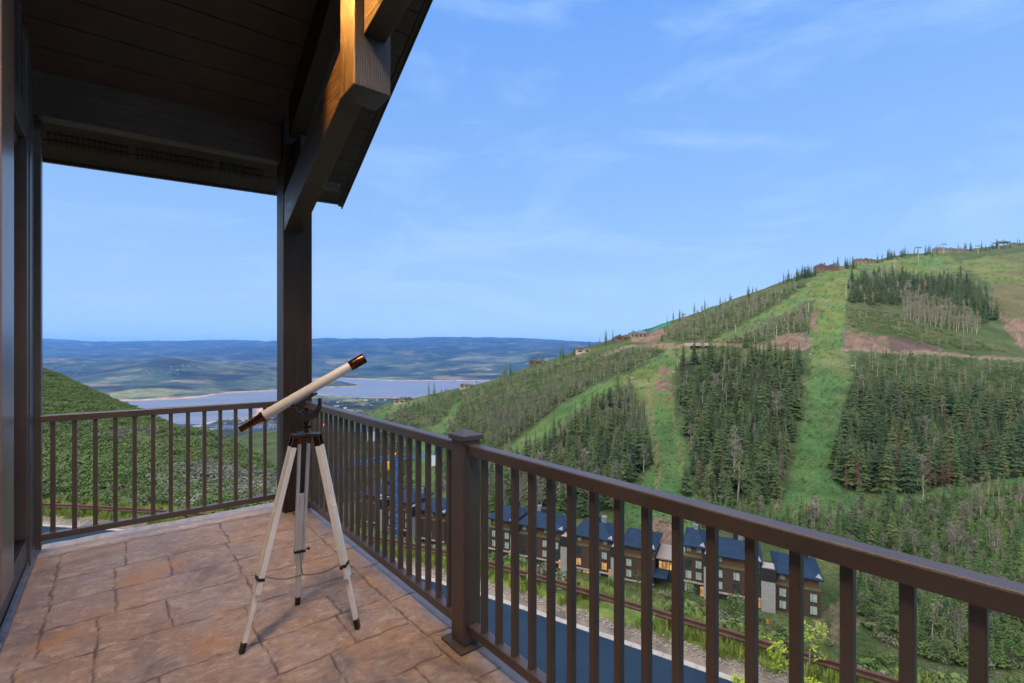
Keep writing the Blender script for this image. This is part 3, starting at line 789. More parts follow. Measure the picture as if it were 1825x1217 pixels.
NEAR = {
 -700: [(36, -10.6), (60, -9), (120, -4), (250, 8), (400, 0), (1000, -150)],
 -200: [(35, -10.7), (50, -11), (80, -10), (130, -5.5), (200, 0.5), (280, -4), (400, -35), (1000, -190)],
 62: [(34, -10.7), (50, -11.3), (80, -11.5), (130, -9.6), (190, -7.2), (260, -14), (350, -45), (600, -130), (1000, -230)],
 180: [(33, -10.7), (50, -11.8), (80, -13), (120, -13.3), (155, -14.5), (220, -28), (300, -60), (600, -135), (1000, -230)],
 300: [(32.5, -10.7), (45, -11.8), (70, -13.7), (105, -16), (140, -24), (250, -62), (400, -92), (600, -125), (1000, -230)],
 400: [(31, -10.8), (42, -12.3), (62, -14.2), (88, -17.4), (125, -30), (200, -62), (400, -88), (560, -104), (700, -140), (1000, -230)],
 490: [(29.6, -11), (40, -12.4), (55, -14.8), (75, -18.9), (100, -28), (150, -50), (260, -74), (400, -78), (500, -82), (560, -92), (700, -140), (1000, -230)],
 600: [(29, -11.3), (45, -17.5), (80, -33), (130, -50), (180, -58), (260, -68), (360, -74), (450, -76), (520, -76), (650, -110), (1000, -230)],
 700: [(27.6, -11.3), (45, -19), (90, -43), (130, -58), (165, -61.5), (220, -66), (300, -70), (380, -66), (440, -58), (490, -53), (600, -85), (1000, -230)],
 800: [(26, -11.4), (42, -20), (85, -46), (125, -60), (160, -62.3), (200, -63), (260, -62), (350, -56), (440, -47.5), (500, -41), (620, -75), (1000, -230)],
 900: [(25.5, -11.5), (40, -20), (80, -46), (118, -61), (150, -62.4), (190, -61), (250, -57), (330, -47), (420, -34.5), (490, -24.5), (600, -55), (1000, -220)],
 1000: [(23.6, -11.5), (38, -20), (76, -46), (112, -61.5), (140, -62.4), (170, -60.5), (210, -54.5), (270, -43.5), (340, -30.5), (410, -17.5), (470, -5), (560, -25), (1000, -150)],
 1100: [(22, -11.5), (36, -20), (72, -46), (106, -61.5), (130, -62.4), (155, -60), (185, -54), (220, -46), (280, -30), (340, -16.5), (400, -2), (460, 12.5), (560, 0), (1000, -100)],
 1200: [(20.5, -11.5), (34, -20), (68, -46), (100, -61.5), (125, -62.4), (150, -59), (180, -53), (220, -43.5), (270, -30), (330, -13.5), (390, 3.5), (440, 15), (500, 32), (600, 25), (1000, -60)],
 1300: [(19.2, -11.5), (32, -20), (64, -46), (95, -61.5), (120, -62.4), (140, -60), (180, -53), (230, -39.5), (290, -22), (350, -4), (400, 10), (470, 35), (540, 56), (640, 50), (1000, -30)],
 1400: [(17.6, -11.5), (31, -20.5), (62, -46), (92, -61.5), (115, -62.4), (150, -59), (190, -50.5), (250, -32.5), (310, -13.5), (370, 4.5), (420, 24), (500, 57), (570, 83), (680, 75), (1000, 0)],
 1480: [(16.8, -11.6), (30, -21), (60, -46), (88, -60.5), (110, -62.4), (150, -58), (190, -50.5), (250, -33), (320, -8), (380, 12), (440, 37), (520, 72), (600, 103), (720, 95), (1000, 20)],
 1600: [(15.6, -11.6), (29, -21.5), (57, -46), (82, -59), (105, -61.5), (140, -59.3), (185, -52), (240, -37.5), (300, -17.5), (360, -1), (410, 21), (480, 57), (580, 96), (680, 135), (820, 125), (1000, 60)],
 1700: [(14.9, -11.6), (28, -22), (55, -46), (80, -58.5), (105, -60.5), (130, -59.3), (180, -52), (240, -38), (300, -18), (370, 2), (430, 30), (520, 75), (640, 120), (760, 157), (900, 145), (1000, 110)],
 1825: [(14, -11.6), (27, -22), (52, -46), (76, -58), (100, -60), (125, -59), (175, -52), (240, -38), (320, -11), (370, 2), (440, 39), (540, 87), (680, 140), (820, 182), (1000, 160)],
 2200: [(12.2, -11.6), (24, -22), (48, -46), (70, -57), (110, -59), (170, -50), (240, -36), (320, -8), (440, 45), (600, 120), (880, 215), (1000, 200)],
 2700: [(10, -11.6), (20, -22), (42, -46), (64, -57), (110, -57), (170, -48), (240, -33), (440, 50), (600, 125), (880, 225), (1000, 215)],
}
pts, vals = [], []
for px, lst in NEAR.items():
    for t, z in lst: pts.append((tan_of(px), math.log(t))); vals.append(z / t)
for i in range(8, len(GC) - 30, 5):                       # along the guard rail
    x, y = GC[i]
    if y > 9: pts.append((x / y, math.log(y))); vals.append(-10.5 / y)
TP = TPS(pts, np.array(vals), (1.6, 1.0), 3e-4)

COLS = np.arange(-640, 2560, 4.0); LT = np.linspace(math.log(9.5), math.log(1000), 440)
def near_z(px, lt):
    """height relative to the eye"""
    px = np.asarray(px, float); lt = np.asarray(lt, float); sh = px.shape
    a = tan_of(px).ravel(); l = lt.ravel(); t = np.exp(l)
    z = TP(np.stack([a, l], 1)) * t
    x = a * t
    rough = (fbm(x / 22, t / 22, 4, 3) - 0.5) * np.clip((t - 35) / 60, 0, 1) * 4.5 + (fbm(x / 4, t / 4, 3, 9) - 0.5) * np.clip((t - 26) / 40, 0, 1) * 0.7
    rough = rough * (1 - 0.85 * ((px.ravel() > 600) & (px.ravel() < 1540) & (t > 95) & (t < 172)))
    z = z + rough
    o = rail_offset(x, t)
    flat = np.interp(o, [-1.2, 0.0, 0.35, 0.9, 1.4, 8.6, 9.6, 14], [-10.62, -10.5, -10.52, -10.72, -10.86, -10.86, -10.6, -10.3])
    w = np.clip((o + 2.6) / 2.2, 0, 1); w = w * w * (3 - 2 * w)
    z = z * (1 - w) + flat * w
    return z.reshape(sh)
PXG, LTG = np.meshgrid(COLS, LT)
ZG = near_z(PXG, LTG)
TG = np.exp(LTG)
PYG = HY - ZG / TG * FPX
def ray_hit(px, py, tmin=12.0, tmax=990.0):
    """depth at which the sight line of (px, py) first meets the near land, or None"""
    c = (px - COLS[0]) / 4.0; j = int(c); f = c - j
    col = PYG[:, j] * (1 - f) + PYG[:, j + 1] * f
    ok = np.nonzero((col <= py) & (LT > math.log(tmin)))[0]
    if len(ok) == 0: return None
    i = ok[0]
    if i == 0: return math.exp(LT[0])
    a, b = col[i - 1], col[i]
    g = 0 if a == b else min(1, max(0, (a - py) / (a - b)))
    t = math.exp(LT[i - 1] * (1 - g) + LT[i] * g)
    return t if t < tmax else None
def skyline(px, tmin=40):
    j = int((px - COLS[0]) / 4.0); i0 = np.searchsorted(LT, math.log(tmin))
    return PYG[i0:, j].min()
def ground_z(x, t):
    return float(near_z(np.array([CX + x / t * FPX]), np.array([math.log(t)]))[0]) + EYE
def on_land(px, py, **k):
    t = ray_hit(px, py, **k)
    return None if t is None else PX(px, py, t)

def inside(poly, x, y):
    r = np.zeros(x.shape, bool); n = len(poly)
    for i in range(n):
        x0, y0 = poly[i]; x1, y1 = poly[(i + 1) % n]
        c = ((y0 > y) != (y1 > y)) & (x < (x1 - x0) * (y - y0) / (y1 - y0 + 1e-12) + x0)
        r ^= c
    return r
def line_dist(pl, x, y):
    d = np.full(x.shape, 1e9)
    for (x0, y0), (x1, y1) in zip(pl[:-1], pl[1:]):
        dx, dy = x1 - x0, y1 - y0
        t = np.clip(((x - x0) * dx + (y - y0) * dy) / (dx * dx + dy * dy), 0, 1)
        d = np.minimum(d, np.hypot(x - x0 - dx * t, y - y0 - dy * t))
    return d
# outlines of what grows or lies on the slope, as seen in the photo; they are carried onto the land itself
RUN_MAIN = [(1345, 925), (1385, 905), (1402, 868), (1420, 800), (1436, 720), (1446, 640), (1441, 600), (1444, 560), (1452, 532), (1400, 562), (1345, 590), (1288, 610), (1268, 608), (1330, 575), (1400, 535), (1432, 512),
            (1440, 500), (1462, 484), (1530, 472), (1590, 460), (1690, 449), (1705, 470), (1720, 488), (1650, 490), (1600, 486), (1545, 486), (1516, 500), (1508, 540), (1504, 600), (1515, 640), (1522, 700), (1502, 765), (1482, 850), (1500, 878), (1545, 884), (1560, 905), (1530, 925), (1440, 925)]
RUN_LEFT = [(1246, 623), (1190, 622), (1146, 656), (1075, 680), (998, 725), (924, 781), (880, 812), (840, 850), (905, 850), (948, 797), (986, 767), (1042, 728), (1075, 702), (1125, 679), (1134, 700), (1146, 737), (1155, 773), (1158, 826), (1143, 860), (1100, 895), (1104, 945), (1240, 950), (1260, 905),
            (1229, 880), (1229, 841), (1223, 797), (1208, 752), (1196, 699), (1200, 657), (1222, 640)]
RUN_LOW = [(1545, 893), (1680, 872), (1825, 850), (1990, 838), (1990, 866), (1825, 868), (1681, 888), (1545, 912)]
RUN_NOSE = [(828, 715), (806, 722), (798, 742), (770, 762), (735, 790), (738, 880), (772, 880), (778, 790), (800, 765), (812, 740), (818, 726)]
RUN_HOUSE = [(650, 745), (690, 722), (760, 708), (760, 715), (700, 735), (668, 760)]
UP_RIGHT = [(1700, 470), (1760, 455), (2000, 440), (2000, 640), (1830, 628), (1800, 590), (1780, 545), (1765, 510), (1745, 490)]
DIRT = [[(1362, 614), (1390, 597), (1437, 590), (1445, 619)], [(1505, 589), (1583, 601), (1587, 624), (1502, 621)], [(1172, 655), (1188, 655), (1194, 668), (1174, 668)], [(1172, 677), (1190, 676), (1197, 696), (1168, 695)],
        [(1778, 553), (1800, 570), (1900, 566), (1900, 634), (1822, 622), (1796, 590)], [(1448, 545), (1458, 560), (1452, 588), (1442, 583)], [(1420, 905), (1452, 890), (1468, 915), (1440, 930)], [(1120, 608), (1175, 585), (1190, 592), (1170, 612)], [(1140, 945), (1175, 920), (1215, 925), (1215, 990), (1150, 985)]]
DARKDIRT = [(1586, 601), (1640, 612), (1692, 630), (1587, 624)]
TANROAD = [[(1435, 621), (1330, 617), (1270, 614), (1226, 613), (1180, 620)], [(1502, 624), (1590, 626), (1690, 633), (1825, 642), (2000, 650)], [(1395, 870), (1385, 900), (1372, 920)], [(1060, 640), (1120, 618), (1200, 612)]]
FOREST = [[(1210, 650), (1300, 642), (1430, 645), (1425, 720), (1405, 800), (1385, 868), (1362, 905), (1266, 900), (1242, 860), (1238, 800), (1222, 750), (1212, 700)],
          [(1040, 765), (1140, 760), (1148, 830), (1135, 855), (1060, 868), (905, 845), (945, 815)], [(1532, 715), (1700, 728), (1860, 740), (1860, 846), (1680, 866), (1548, 878), (1510, 866), (1490, 842), (1512, 765)],
          [(1514, 505), (1560, 492), (1640, 498), (1720, 504), (1758, 532), (1778, 570), (1740, 576), (1640, 540), (1560, 540), (1514, 536)], [(560, 770), (735, 770), (735, 880), (640, 890), (560, 900)], [(1510, 930), (1570, 916), (1690, 896), (1880, 876), (1880, 1190), (1700, 1190), (1570, 1130), (1530, 1060)]]
def paint_near():
    x = tan_of(PXG) * TG; t = TG
    n1 = fbm(x / 9, t / 9, 4, 21); n2 = fbm(x / 40, t / 40, 3, 5); n3 = fbm(x / 2.2, t / 2.2, 3, 33)
    C = np.zeros(PXG.shape + (3,))
    under = np.array((0.036, 0.064, 0.022)); under2 = np.array((0.062, 0.082, 0.034))
    w = np.clip((n1 - 0.35) * 3, 0, 1)[..., None]
    C[:] = under * (1 - w) + under2 * w
    far = TG > 70
    jx = PXG + (n1 - 0.5) * 14 + (n3 - 0.5) * 8; jy = PYG + (n2 - 0.5) * 8 + (n3 - 0.5) * 5
    g = np.clip((PYG - 480) / 420, 0, 1)[..., None]
    wet = np.clip((n2 - 0.4) * 4, 0, 1)[..., None]
    grass = (np.array((0.080, 0.124, 0.034)) * (1 - wet) + np.array((0.060, 0.120, 0.038)) * wet)
    dots = np.clip((fbm(x / 1.5, t / 1.5, 2, 88) - 0.62) * 7, 0, 1)[..., None]
    grass = grass * (0.75 + 0.5 * n3[..., None]) * (1 - 0.55 * dots)
    dry = np.clip((fbm(x / 11, t / 18, 4, 66) - 0.52) * 6, 0, 1)[..., None] * 0.55
    grass = grass * (1 - dry) + np.array((0.130, 0.132, 0.062)) * dry
    shaded_grass = np.array((0.032, 0.098, 0.034))  # blue shade of the lower slope painted into the grass
    low_shade = 0.65 * np.clip((PYG - 640) / 220, 0, 1)[..., None]
    grass = grass * (1 - low_shade) + shaded_grass * (0.8 + 0.4 * n3[..., None]) * low_shade
    for poly in (RUN_MAIN, RUN_LEFT, RUN_LOW, RUN_NOSE, RUN_HOUSE):
        C[inside(poly, jx, jy) & far] = 0
        k = inside(poly, jx, jy) & far
        C[k] = grass[k]
    k = inside(UP_RIGHT, jx, jy) & far
    brown = np.clip((fbm(x / 60, t / 60, 4, 77) - 0.42) * 5, 0, 1)[..., None]
    mead = grass * (1 - brown) + np.array((0.085, 0.085, 0.042)) * brown
    C[k] = mead[k]
    for poly in FOREST:                    # needle litter, painted darker for the shade between the conifers
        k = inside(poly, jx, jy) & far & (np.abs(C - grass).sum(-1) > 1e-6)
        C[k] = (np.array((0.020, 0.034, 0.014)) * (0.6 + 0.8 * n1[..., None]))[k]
    for poly in DIRT:
        k = inside(poly, jx, jy) & far
        C[k] = (np.array((0.125, 0.092, 0.072)) * (0.45 + 1.1 * n3[..., None]))[k]
    k = inside(DARKDIRT, jx, jy) & far
    C[k] = (np.array((0.075, 0.055, 0.050)) * (0.7 + 0.6 * n3[..., None]))[k]
    for pl in TANROAD:
        k = (line_dist(pl, PXG, jy) < 2.6) & far
        C[k] = np.array((0.14, 0.115, 0.085))
    k = inside([(1440, 1118), (1500, 1062), (1512, 1020), (1545, 1000), (1565, 1040), (1535, 1110), (1490, 1150)], jx, jy) & far
    C[k] = (np.array((0.088, 0.082, 0.052)) * (0.6 + 0.8 * n3[..., None]))[k]
    # wheel tracks in the grass
    for pl in ([(1150, 690), (1160, 760), (1170, 850), (1160, 900)], [(1192, 700), (1204, 770), (1216, 850)], [(1156, 690), (1166, 760), (1176, 850)], [(1600, 893), (1700, 884), (1825, 864)], [(1470, 480), (1500, 478), (1600, 462)], [(770, 790), (762, 840), (768, 880)]):
        k = (line_dist(pl, jx, jy) < 1.9) & far
        C[k] = C[k] * 0.35 + np.array((0.14, 0.115, 0.065)) * 0.65
    # hotel grounds
    o = rail_offset(x, t)
    nearby = TG < 60
    vg = np.array((0.120, 0.175, 0.045)) * (0.7 + 0.6 * n3[..., None])
    k = nearby & (o > -2.2) & (o < 0.56); C[k] = vg[k]
    gv = np.array((0.19, 0.17, 0.155)) * (0.8 + 0.4 * n3[..., None])
    k = nearby & (o >= 0.55) & (o < 1.6); C[k] = gv[k]
    k = nearby & (o > 8.6); C[k] = gv[k]
    hill = (PXG < 520) & (TG < 260) & (o < -1.5)
    C[hill] = (np.array((0.070, 0.105, 0.032)) * (0.7 + 0.6 * n1[..., None]))[hill]
    return C
def grid_mesh(name, X, Y, Z, mat, color=None, smooth=True):
    nr, nc = X.shape
    me = bpy.data.meshes.new(name)
    me.vertices.add(nr * nc)
    me.vertices.foreach_set('co', np.stack([X.ravel(), Y.ravel(), Z.ravel()], 1).astype(np.float32).ravel())
    idx = np.arange(nr * nc).reshape(nr, nc)
    F = np.stack([idx[:-1, :-1], idx[:-1, 1:], idx[1:, 1:], idx[1:, :-1]], -1).reshape(-1, 4)
    me.loops.add(F.size); me.polygons.add(len(F))
    me.loops.foreach_set('vertex_index', F.ravel().astype(np.int32))
    me.polygons.foreach_set('loop_start', np.arange(0, F.size, 4, dtype=np.int32))
    if smooth: me.polygons.foreach_set('use_smooth', np.ones(len(F), bool))
    me.update(calc_edges=True); me.validate()
    if color is not None:
        a = me.attributes.new('cover', 'FLOAT_COLOR', 'POINT')
        a.data.foreach_set('color', np.concatenate([color, np.ones(color.shape[:2] + (1,))], -1).astype(np.float32).ravel())
    me.materials.append(mat)
    o = bpy.data.objects.new(name, me); COL.objects.link(o)
    return o
def land_material(name, s1, s2, amt=0.5, bdist=0.25, bstr=0.6):
    m, N, L, bs = nodes_of(name)
    at = N.new('ShaderNodeAttribute'); at.attribute_name = 'cover'
    v = coords(N, L)
    a = noise(N, L, v, s1, 5, 0.65); b = noise(N, L, v, s2, 5, 0.6)
    c = mixc(N, L, 1.0, at.outputs['Color'], mixc(N, L, rng(N, L, a.outputs['Fac'], 0.3, 0.7), (1 - amt,) * 3, (1 + amt,) * 3), 'MULTIPLY')
    c = mixc(N, L, 1.0, c, mixc(N, L, rng(N, L, b.outputs['Fac'], 0.3, 0.7), (1 - amt * 0.5, 1 - amt * 0.55, 1 - amt * 0.6), (1 + amt * 0.5, 1 + amt * 0.4, 1 + amt * 0.4)), 'MULTIPLY')
    L.new(c, bs.inputs['Base Color']); bs.inputs['Roughness'].default_value = 0.95
    bs.inputs['Specular IOR Level'].default_value = 0.15
    if bstr > 0: bump(N, L, bs, a.outputs['Fac'], bstr, bdist)
    return m
near_col = paint_near()
land = grid_mesh('terrain', tan_of(PXG) * TG, TG, ZG + EYE, land_material('slope_ground', 1.1, 0.06, 0.5), near_col)
tag(land, kind='structure')

# land round and behind the house: it climbs unseen behind, raised to keep the low sun off the deck and the valley floor
yy, xx = np.meshgrid(np.linspace(14, -420, 140), np.linspace(-520, 420, 200), indexing='ij')
back = np.clip((-yy - 10) / 190.0, 0, 1)
zz = -9.45 + 112 * back * back * (3 - 2 * back) + (fbm(xx / 40, yy / 40, 4, 61) - 0.5) * 10 * back - 0.10 * np.maximum(xx - 60, 0) * (1 - back)
gcol = np.zeros(xx.shape + (3,)); gcol[:] = (0.06, 0.085, 0.03)
hb = grid_mesh('hill', xx, yy, zz, land_material('hill_ground', 0.8, 0.05, 0.5), gcol)
tag(hb, kind='structure')

# ------------------------------------------------------------------ distant valley, lake and ranges
LAKE = -430.0
FARP = {   # column: (depth, height above the lake)
 -400: [(700, 120), (1500, 60), (3000, 40), (4200, 8), (4700, 60), (7000, 200), (9000, 260), (12000, 250), (16000, 500), (22000, 900), (30000, 900)],
 62: [(700, 110), (1500, 50), (2600, 12), (3200, -14), (4100, -8), (4350, 12), (5200, 70), (7000, 165), (9000, 240), (11500, 215), (15000, 430), (19000, 700), (22000, 880), (30000, 850)],
 160: [(700, 110), (1500, 45), (2500, 8), (3000, -14), (4050, -10), (4250, 10), (5000, 60), (7000, 170), (8800, 240), (11500, 210), (16000, 500), (22000, 800), (30000, 800)],
 235: [(700, 110), (1500, 45), (2400, 8), (2900, -14), (4050, -8), (4200, 6), (5000, 80), (6500, 200), (7600, 235), (9500, 180), (12000, 240), (16000, 500), (22000, 790), (30000, 800)],
 310: [(700, 110), (1500, 45), (2300, 10), (2750, -5), (3000, -14), (4150, -9), (4330, 6), (5200, 110), (6500, 230), (7500, 295), (9000, 200), (12000, 250), (16000, 490), (22000, 815), (30000, 800)],
 400: [(700, 110), (1500, 40), (2600, 14), (2950, 6), (3050, -10), (3500, -10), (3650, 3), (3820, -10), (4700, -9), (4900, 5), (5800, 110), (7000, 220), (8000, 235), (9500, 180), (12000, 260), (16000, 500), (22000, 800), (30000, 800)],
 490: [(700, 110), (1500, 40), (2600, 18), (3300, 8), (3720, 4), (3850, -12), (5050, -8), (5200, 6), (6000, 80), (7200, 180), (8500, 150), (10000, 175), (13000, 330), (17000, 560), (22000, 780), (30000, 800)],
 560: [(700, 110), (1500, 40), (2600, 22), (3800, 14), (4700, 4), (4900, -10), (5550, -12), (5720, 18), (6050, 62), (6450, 12), (6650, -10), (7300, -6), (7500, 10), (9000, 110), (12000, 280), (16000, 520), (22000, 915), (30000, 850)],
 605: [(4900, -12), (5600, -12), (5760, 12), (6050, 42), (6350, 8), (6550, -10)],
 640: [(700, 110), (1500, 40), (2600, 24), (3500, 18), (4400, 6), (4600, -12), (5600, -12), (5950, 3), (6250, -8), (7200, -8), (7350, 8), (8500, 70), (11000, 210), (15000, 480), (22000, 905), (30000, 850)],
 700: [(700, 110), (1500, 40), (2600, 24), (3600, 14), (4400, 3), (4600, -12), (6700, -12), (6950, 4), (8000, 55), (9500, 140), (12000, 300), (16000, 540), (22000, 890), (30000, 850)],
 790: [(700, 130), (2600, 30), (4000, 10), (4400, -8), (6700, -12), (6950, 4), (8000, 80), (9500, 165), (12000, 310), (16000, 560), (22000, 985), (30000, 850)],
 870: [(700, 130), (2600, 40), (4600, 10), (5200, -8), (6700, -10), (6950, 6), (8000, 110), (9500, 230), (11000, 330), (12500, 330), (16000, 560), (22000, 955), (30000, 850)],
 960: [(700, 140), (2600, 60), (6700, 20), (8000, 140), (9500, 290), (10800, 400), (12500, 380), (16000, 560), (22000, 900), (30000, 850)],
 1050: [(700, 140), (2600, 80), (6700, 60), (8000, 170), (9500, 300), (11000, 380), (14000, 480), (22000, 780), (30000, 700)],
 1500: [(700, 160), (2600, 120), (6700, 150), (9500, 300), (14000, 450), (22000, 700), (30000, 700)],
}
fp, fv = [], []
for px, lst in FARP.items():
    for t, z in lst: fp.append((tan_of(px), math.log(t))); fv.append(z / t * 1000)
FT = TPS(fp, np.array(fv), (2.2, 1.0), 1e-4)
FPXs = np.arange(-420, 1520, 4.0); FLT = np.linspace(math.log(720), math.log(24000), 470)
FX, FL = np.meshgrid(FPXs, FLT); FTT = np.exp(FL)
FZ = FT(np.stack([tan_of(FX).ravel(), FL.ravel()], 1)).reshape(FX.shape) * FTT / 1000
fx = tan_of(FX) * FTT
amp = np.clip(FZ / 120, 0, 1)
rid = 1 - np.abs(2 * fbm(fx / 1500, FTT / 1500, 5, 41) - 1)
FZ = FZ + amp * ((rid - 0.7) * 210 * np.clip(FTT / 12000, 0.25, 1.5) + (fbm(fx / 300, FTT / 300, 4, 12) - 0.5) * 26)
FZ = FZ + np.clip((FTT - 19000) / 3000, 0, 1) * (fbm(fx / 2600, FTT / 9000, 4, 8) - 0.5) * 190
fc = np.zeros(FX.shape + (3,))
a = fbm(fx / 900, FTT / 900, 5, 71); b = fbm(fx / 260, FTT / 260, 4, 72)
w = np.clip((a - 0.42) * 4, 0, 1)[..., None]
fc[:] = np.array((0.020, 0.036, 0.024)) * (1 - w) + np.array((0.060, 0.080, 0.050)) * w
tanm = np.clip((fbm(fx / 520, FTT / 260, 4, 73) - 0.62) * 10, 0, 1)[..., None] * 0.5
fc = fc * (1 - tanm) + np.array((0.24, 0.19, 0.13)) * tanm
dk = np.clip((fbm(fx / 420, FTT / 300, 5, 75) - 0.48) * 7, 0, 1)[..., None]
fc *= (0.5 + 1.0 * b[..., None]) * (1.25 - 0.95 * dk)
fc *= (1 - 0.55 * np.clip((FTT - 9500) / 3000, 0, 1))[..., None]
sh = np.clip(1 - np.abs(FZ - 3) / 5.0, 0, 1)[..., None] * np.array((FTT < 9000))[..., None]
fc = fc * (1 - sh) + np.array((0.42, 0.30, 0.22)) * sh
# flat fields of the near shore
fl = ((FTT < 4800) & (FTT > 1700))
fld = np.clip((fbm(fx / 330, FTT / 500, 2, 91) - 0.5) * 8, 0, 1)[..., None] * fl[..., None]
fc = fc * (1 - fld) + np.array((0.15, 0.17, 0.07)) * fld
fo = grid_mesh('hills', fx, FTT, FZ + LAKE + EYE, land_material('far_hill_ground', 0.011, 0.0016, 0.45, 6, 0.5), fc)
tag(fo, kind='structure')
mb = MB(); mb.add([(-9000, 1500, LAKE + EYE), (6000, 1500, LAKE + EYE), (6000, 9500, LAKE + EYE), (-9000, 9500, LAKE + EYE)], [(0, 1, 2, 3)])
m, N, L, bs = nodes_of('lake_water')
bs.inputs['Specular IOR Level'].default_value = 0.22
v = coords(N, L, (1, 3.5, 1)); n = noise(N, L, v, 0.02, 5, 0.6); n2 = noise(N, L, coords(N, L, (0.4, 2.2, 1)), 0.0022, 4)
L.new(mixc(N, L, rng(N, L, n2.outputs['Fac'], .35, .65), (0.105, 0.108, 0.140), (0.150, 0.150, 0.180)), bs.inputs['Base Color'])
bs.inputs['Roughness'].default_value = 0.32
bump(N, L, bs, n.outputs['Fac'], 0.08, 1.0)
tag(part('lake', mb, m), kind='structure')

# ------------------------------------------------------------------ haze
mb = MB(); mb.box((-26000, -900, -520), (26000, 24300, 600))
m = bpy.data.materials.new('evening_haze'); m.use_nodes = True
N, L = m.node_tree.nodes, m.node_tree.links
for n_ in list(N):
    if n_.type != 'OUTPUT_MATERIAL': N.remove(n_)
pv = N.new('ShaderNodeVolumePrincipled')
pv.inputs['Color'].default_value = (0.11, 0.38, 1.0, 1)
pv.inputs['Density'].default_value = HAZE_D if 'HAZE_D' in globals() else 3.0e-5
L.new(pv.outputs[0], [x for x in N if x.type == 'OUTPUT_MATERIAL'][0].inputs['Volume'])
tag(part('haze', mb, m), kind='stuff')
# ------------------------------------------------------------------ road below the deck, kerbs, guard rail
def strip(name, o0, o1, z0, z1, mat, cuts=None, thick=0.0, i0=14, i1=None):
    i1 = i1 or len(GC) - 4
    mb = MB(); vs = []
    for i in range(i0, i1):
        for o, z in ((o0, z0), (o1, z1)):
            p = GC[i] + GN[i] * o; vs.append((p[0], p[1], z + EYE))
    n = i1 - i0
    mb.add(vs, [(2 * k, 2 * k + 1, 2 * k + 3, 2 * k + 2) for k in range(n - 1)])
    o = part(name, mb, mat, recalc=False)
    return tag(o, kind='structure')
m, N, L, bs = nodes_of('asphalt')
v = coords(N, L); n1 = noise(N, L, v, 0.5, 4, 0.6); n2 = noise(N, L, v, 40, 3, 0.7)
c = mixc(N, L, rng(N, L, n1.outputs['Fac'], .35, .65), (0.012, 0.028, 0.056), (0.019, 0.038, 0.070))  # blue of the reflected sky put into the base colour
c = mixc(N, L, rng(N, L, n2.outputs['Fac'], .3, .7, 0, .35), c, (0.030, 0.044, 0.066)); L.new(c, bs.inputs['Base Color'])
bs.inputs['Roughness'].default_value = 0.85; bs.inputs['Specular IOR Level'].default_value = 0.04; bump(N, L, bs, n2.outputs['Fac'], 0.4, 0.006)
strip('road', 1.38, 8.62, -10.80, -10.80, m)
M_CONC = pmat('kerb_concrete', (0.27, 0.262, 0.25), (0.35, 0.34, 0.325), 3.0, 0.85, 0, 0.3, 0.01)
def kerb(o0, o1, lip):
    mb = MB()
    for i in range(14, len(GC) - 5):
        a, b = GC[i], GC[i + 1]; na, nb = GN[i], GN[i + 1]
        L_ = np.linalg.norm(b - a); g = 0.012 / L_
        a2 = a + (b - a) * g
        P = []
        for z in (-11.0, -10.785):
            for p, n, o in ((a2, na, o0), (b, nb, o0), (b, nb, o1), (a2, na, o1)):
                q = p + n * o; P.append((q[0], q[1], z + EYE))
        mb.hexa(P)
        P = []
        o2, o3 = (o0 - 0.16, o0 - 0.002) if lip < 0 else (o1 + 0.002, o1 + 0.16)
        for z in (-11.0, -10.765):
            for p, n, o in ((a2, na, o2), (b, nb, o2), (b, nb, o3), (a2, na, o3)):
                q = p + n * o; P.append((q[0], q[1], z + EYE))
        mb.hexa(P)
    tag(part('kerb', mb, M_CONC, bevel=0.0), kind='structure')
kerb(0.92, 1.40, -1); kerb(8.60, 9.05, 1)
M_RUST = pmat('weathering_steel', (0.070, 0.036, 0.029), (0.110, 0.058, 0.045), 2.0, 0.7, 0.2, 0.2)
def guard_rail():
    T = thing('guardrail', 'brown weathering steel guardrail on posts along the outer edge of the road', 'guardrail', (GC[70][0], GC[70][1], -9.0))
    prof = [(0.0, -0.155), (0.026, -0.12), (0.030, -0.075), (0.006, -0.03), (0.006, 0.03), (0.030, 0.075), (0.026, 0.12), (0.0, 0.155)]
    mb = MB(); vs = []; i0, i1 = 14, len(GC) - 5; n = len(prof)
    for i in range(i0, i1):
        for o, z in prof + [(o - 0.006, z) for o, z in reversed(prof)]:
            p = GC[i] + GN[i] * (o + 0.06); vs.append((p[0], p[1], -10.0 + z + EYE))
    m2 = 2 * n; fs = []
    for k in range(i1 - i0 - 1):
        for j in range(m2):
            j2 = (j + 1) % m2; fs.append((k * m2 + j, k * m2 + j2, (k + 1) * m2 + j2, (k + 1) * m2 + j))
    mb.add(vs, fs); part('beam', mb, M_RUST, T)
    d = np.concatenate([[0], np.cumsum(np.linalg.norm(np.diff(GC, axis=0), axis=1))])
    s = d[16]
    while s < d[len(GC) - 8]:
        x, y = np.interp(s, d, GC[:, 0]), np.interp(s, d, GC[:, 1]); nx, ny = np.interp(s, d, GN[:, 0]), np.interp(s, d, GN[:, 1])
        mb = MB(); nn = Vector((nx, ny, 0)).normalized()
        c = Vector((x, y, 0)); tt = Vector((-ny, nx, 0))
        for off in (-0.12, 0.0): mb.bar(c + nn * off + Vector((0, 0, -9.6)), c + nn * off + Vector((0, 0, -8.26)), 0.012, 0.11, up=nn)
        mb.bar(c + nn * -0.06 + Vector((0, 0, -9.6)), c + nn * -0.06 + Vector((0, 0, -8.26)), 0.010, 0.11, up=tt)
        mb.bar(c + nn * 0.03 + Vector((0, 0, -8.7)), c + nn * 0.03 + Vector((0, 0, -8.32)), 0.10, 0.06, up=nn)
        part('post', mb, M_RUST, T)
        s += 1.905
guard_rail()

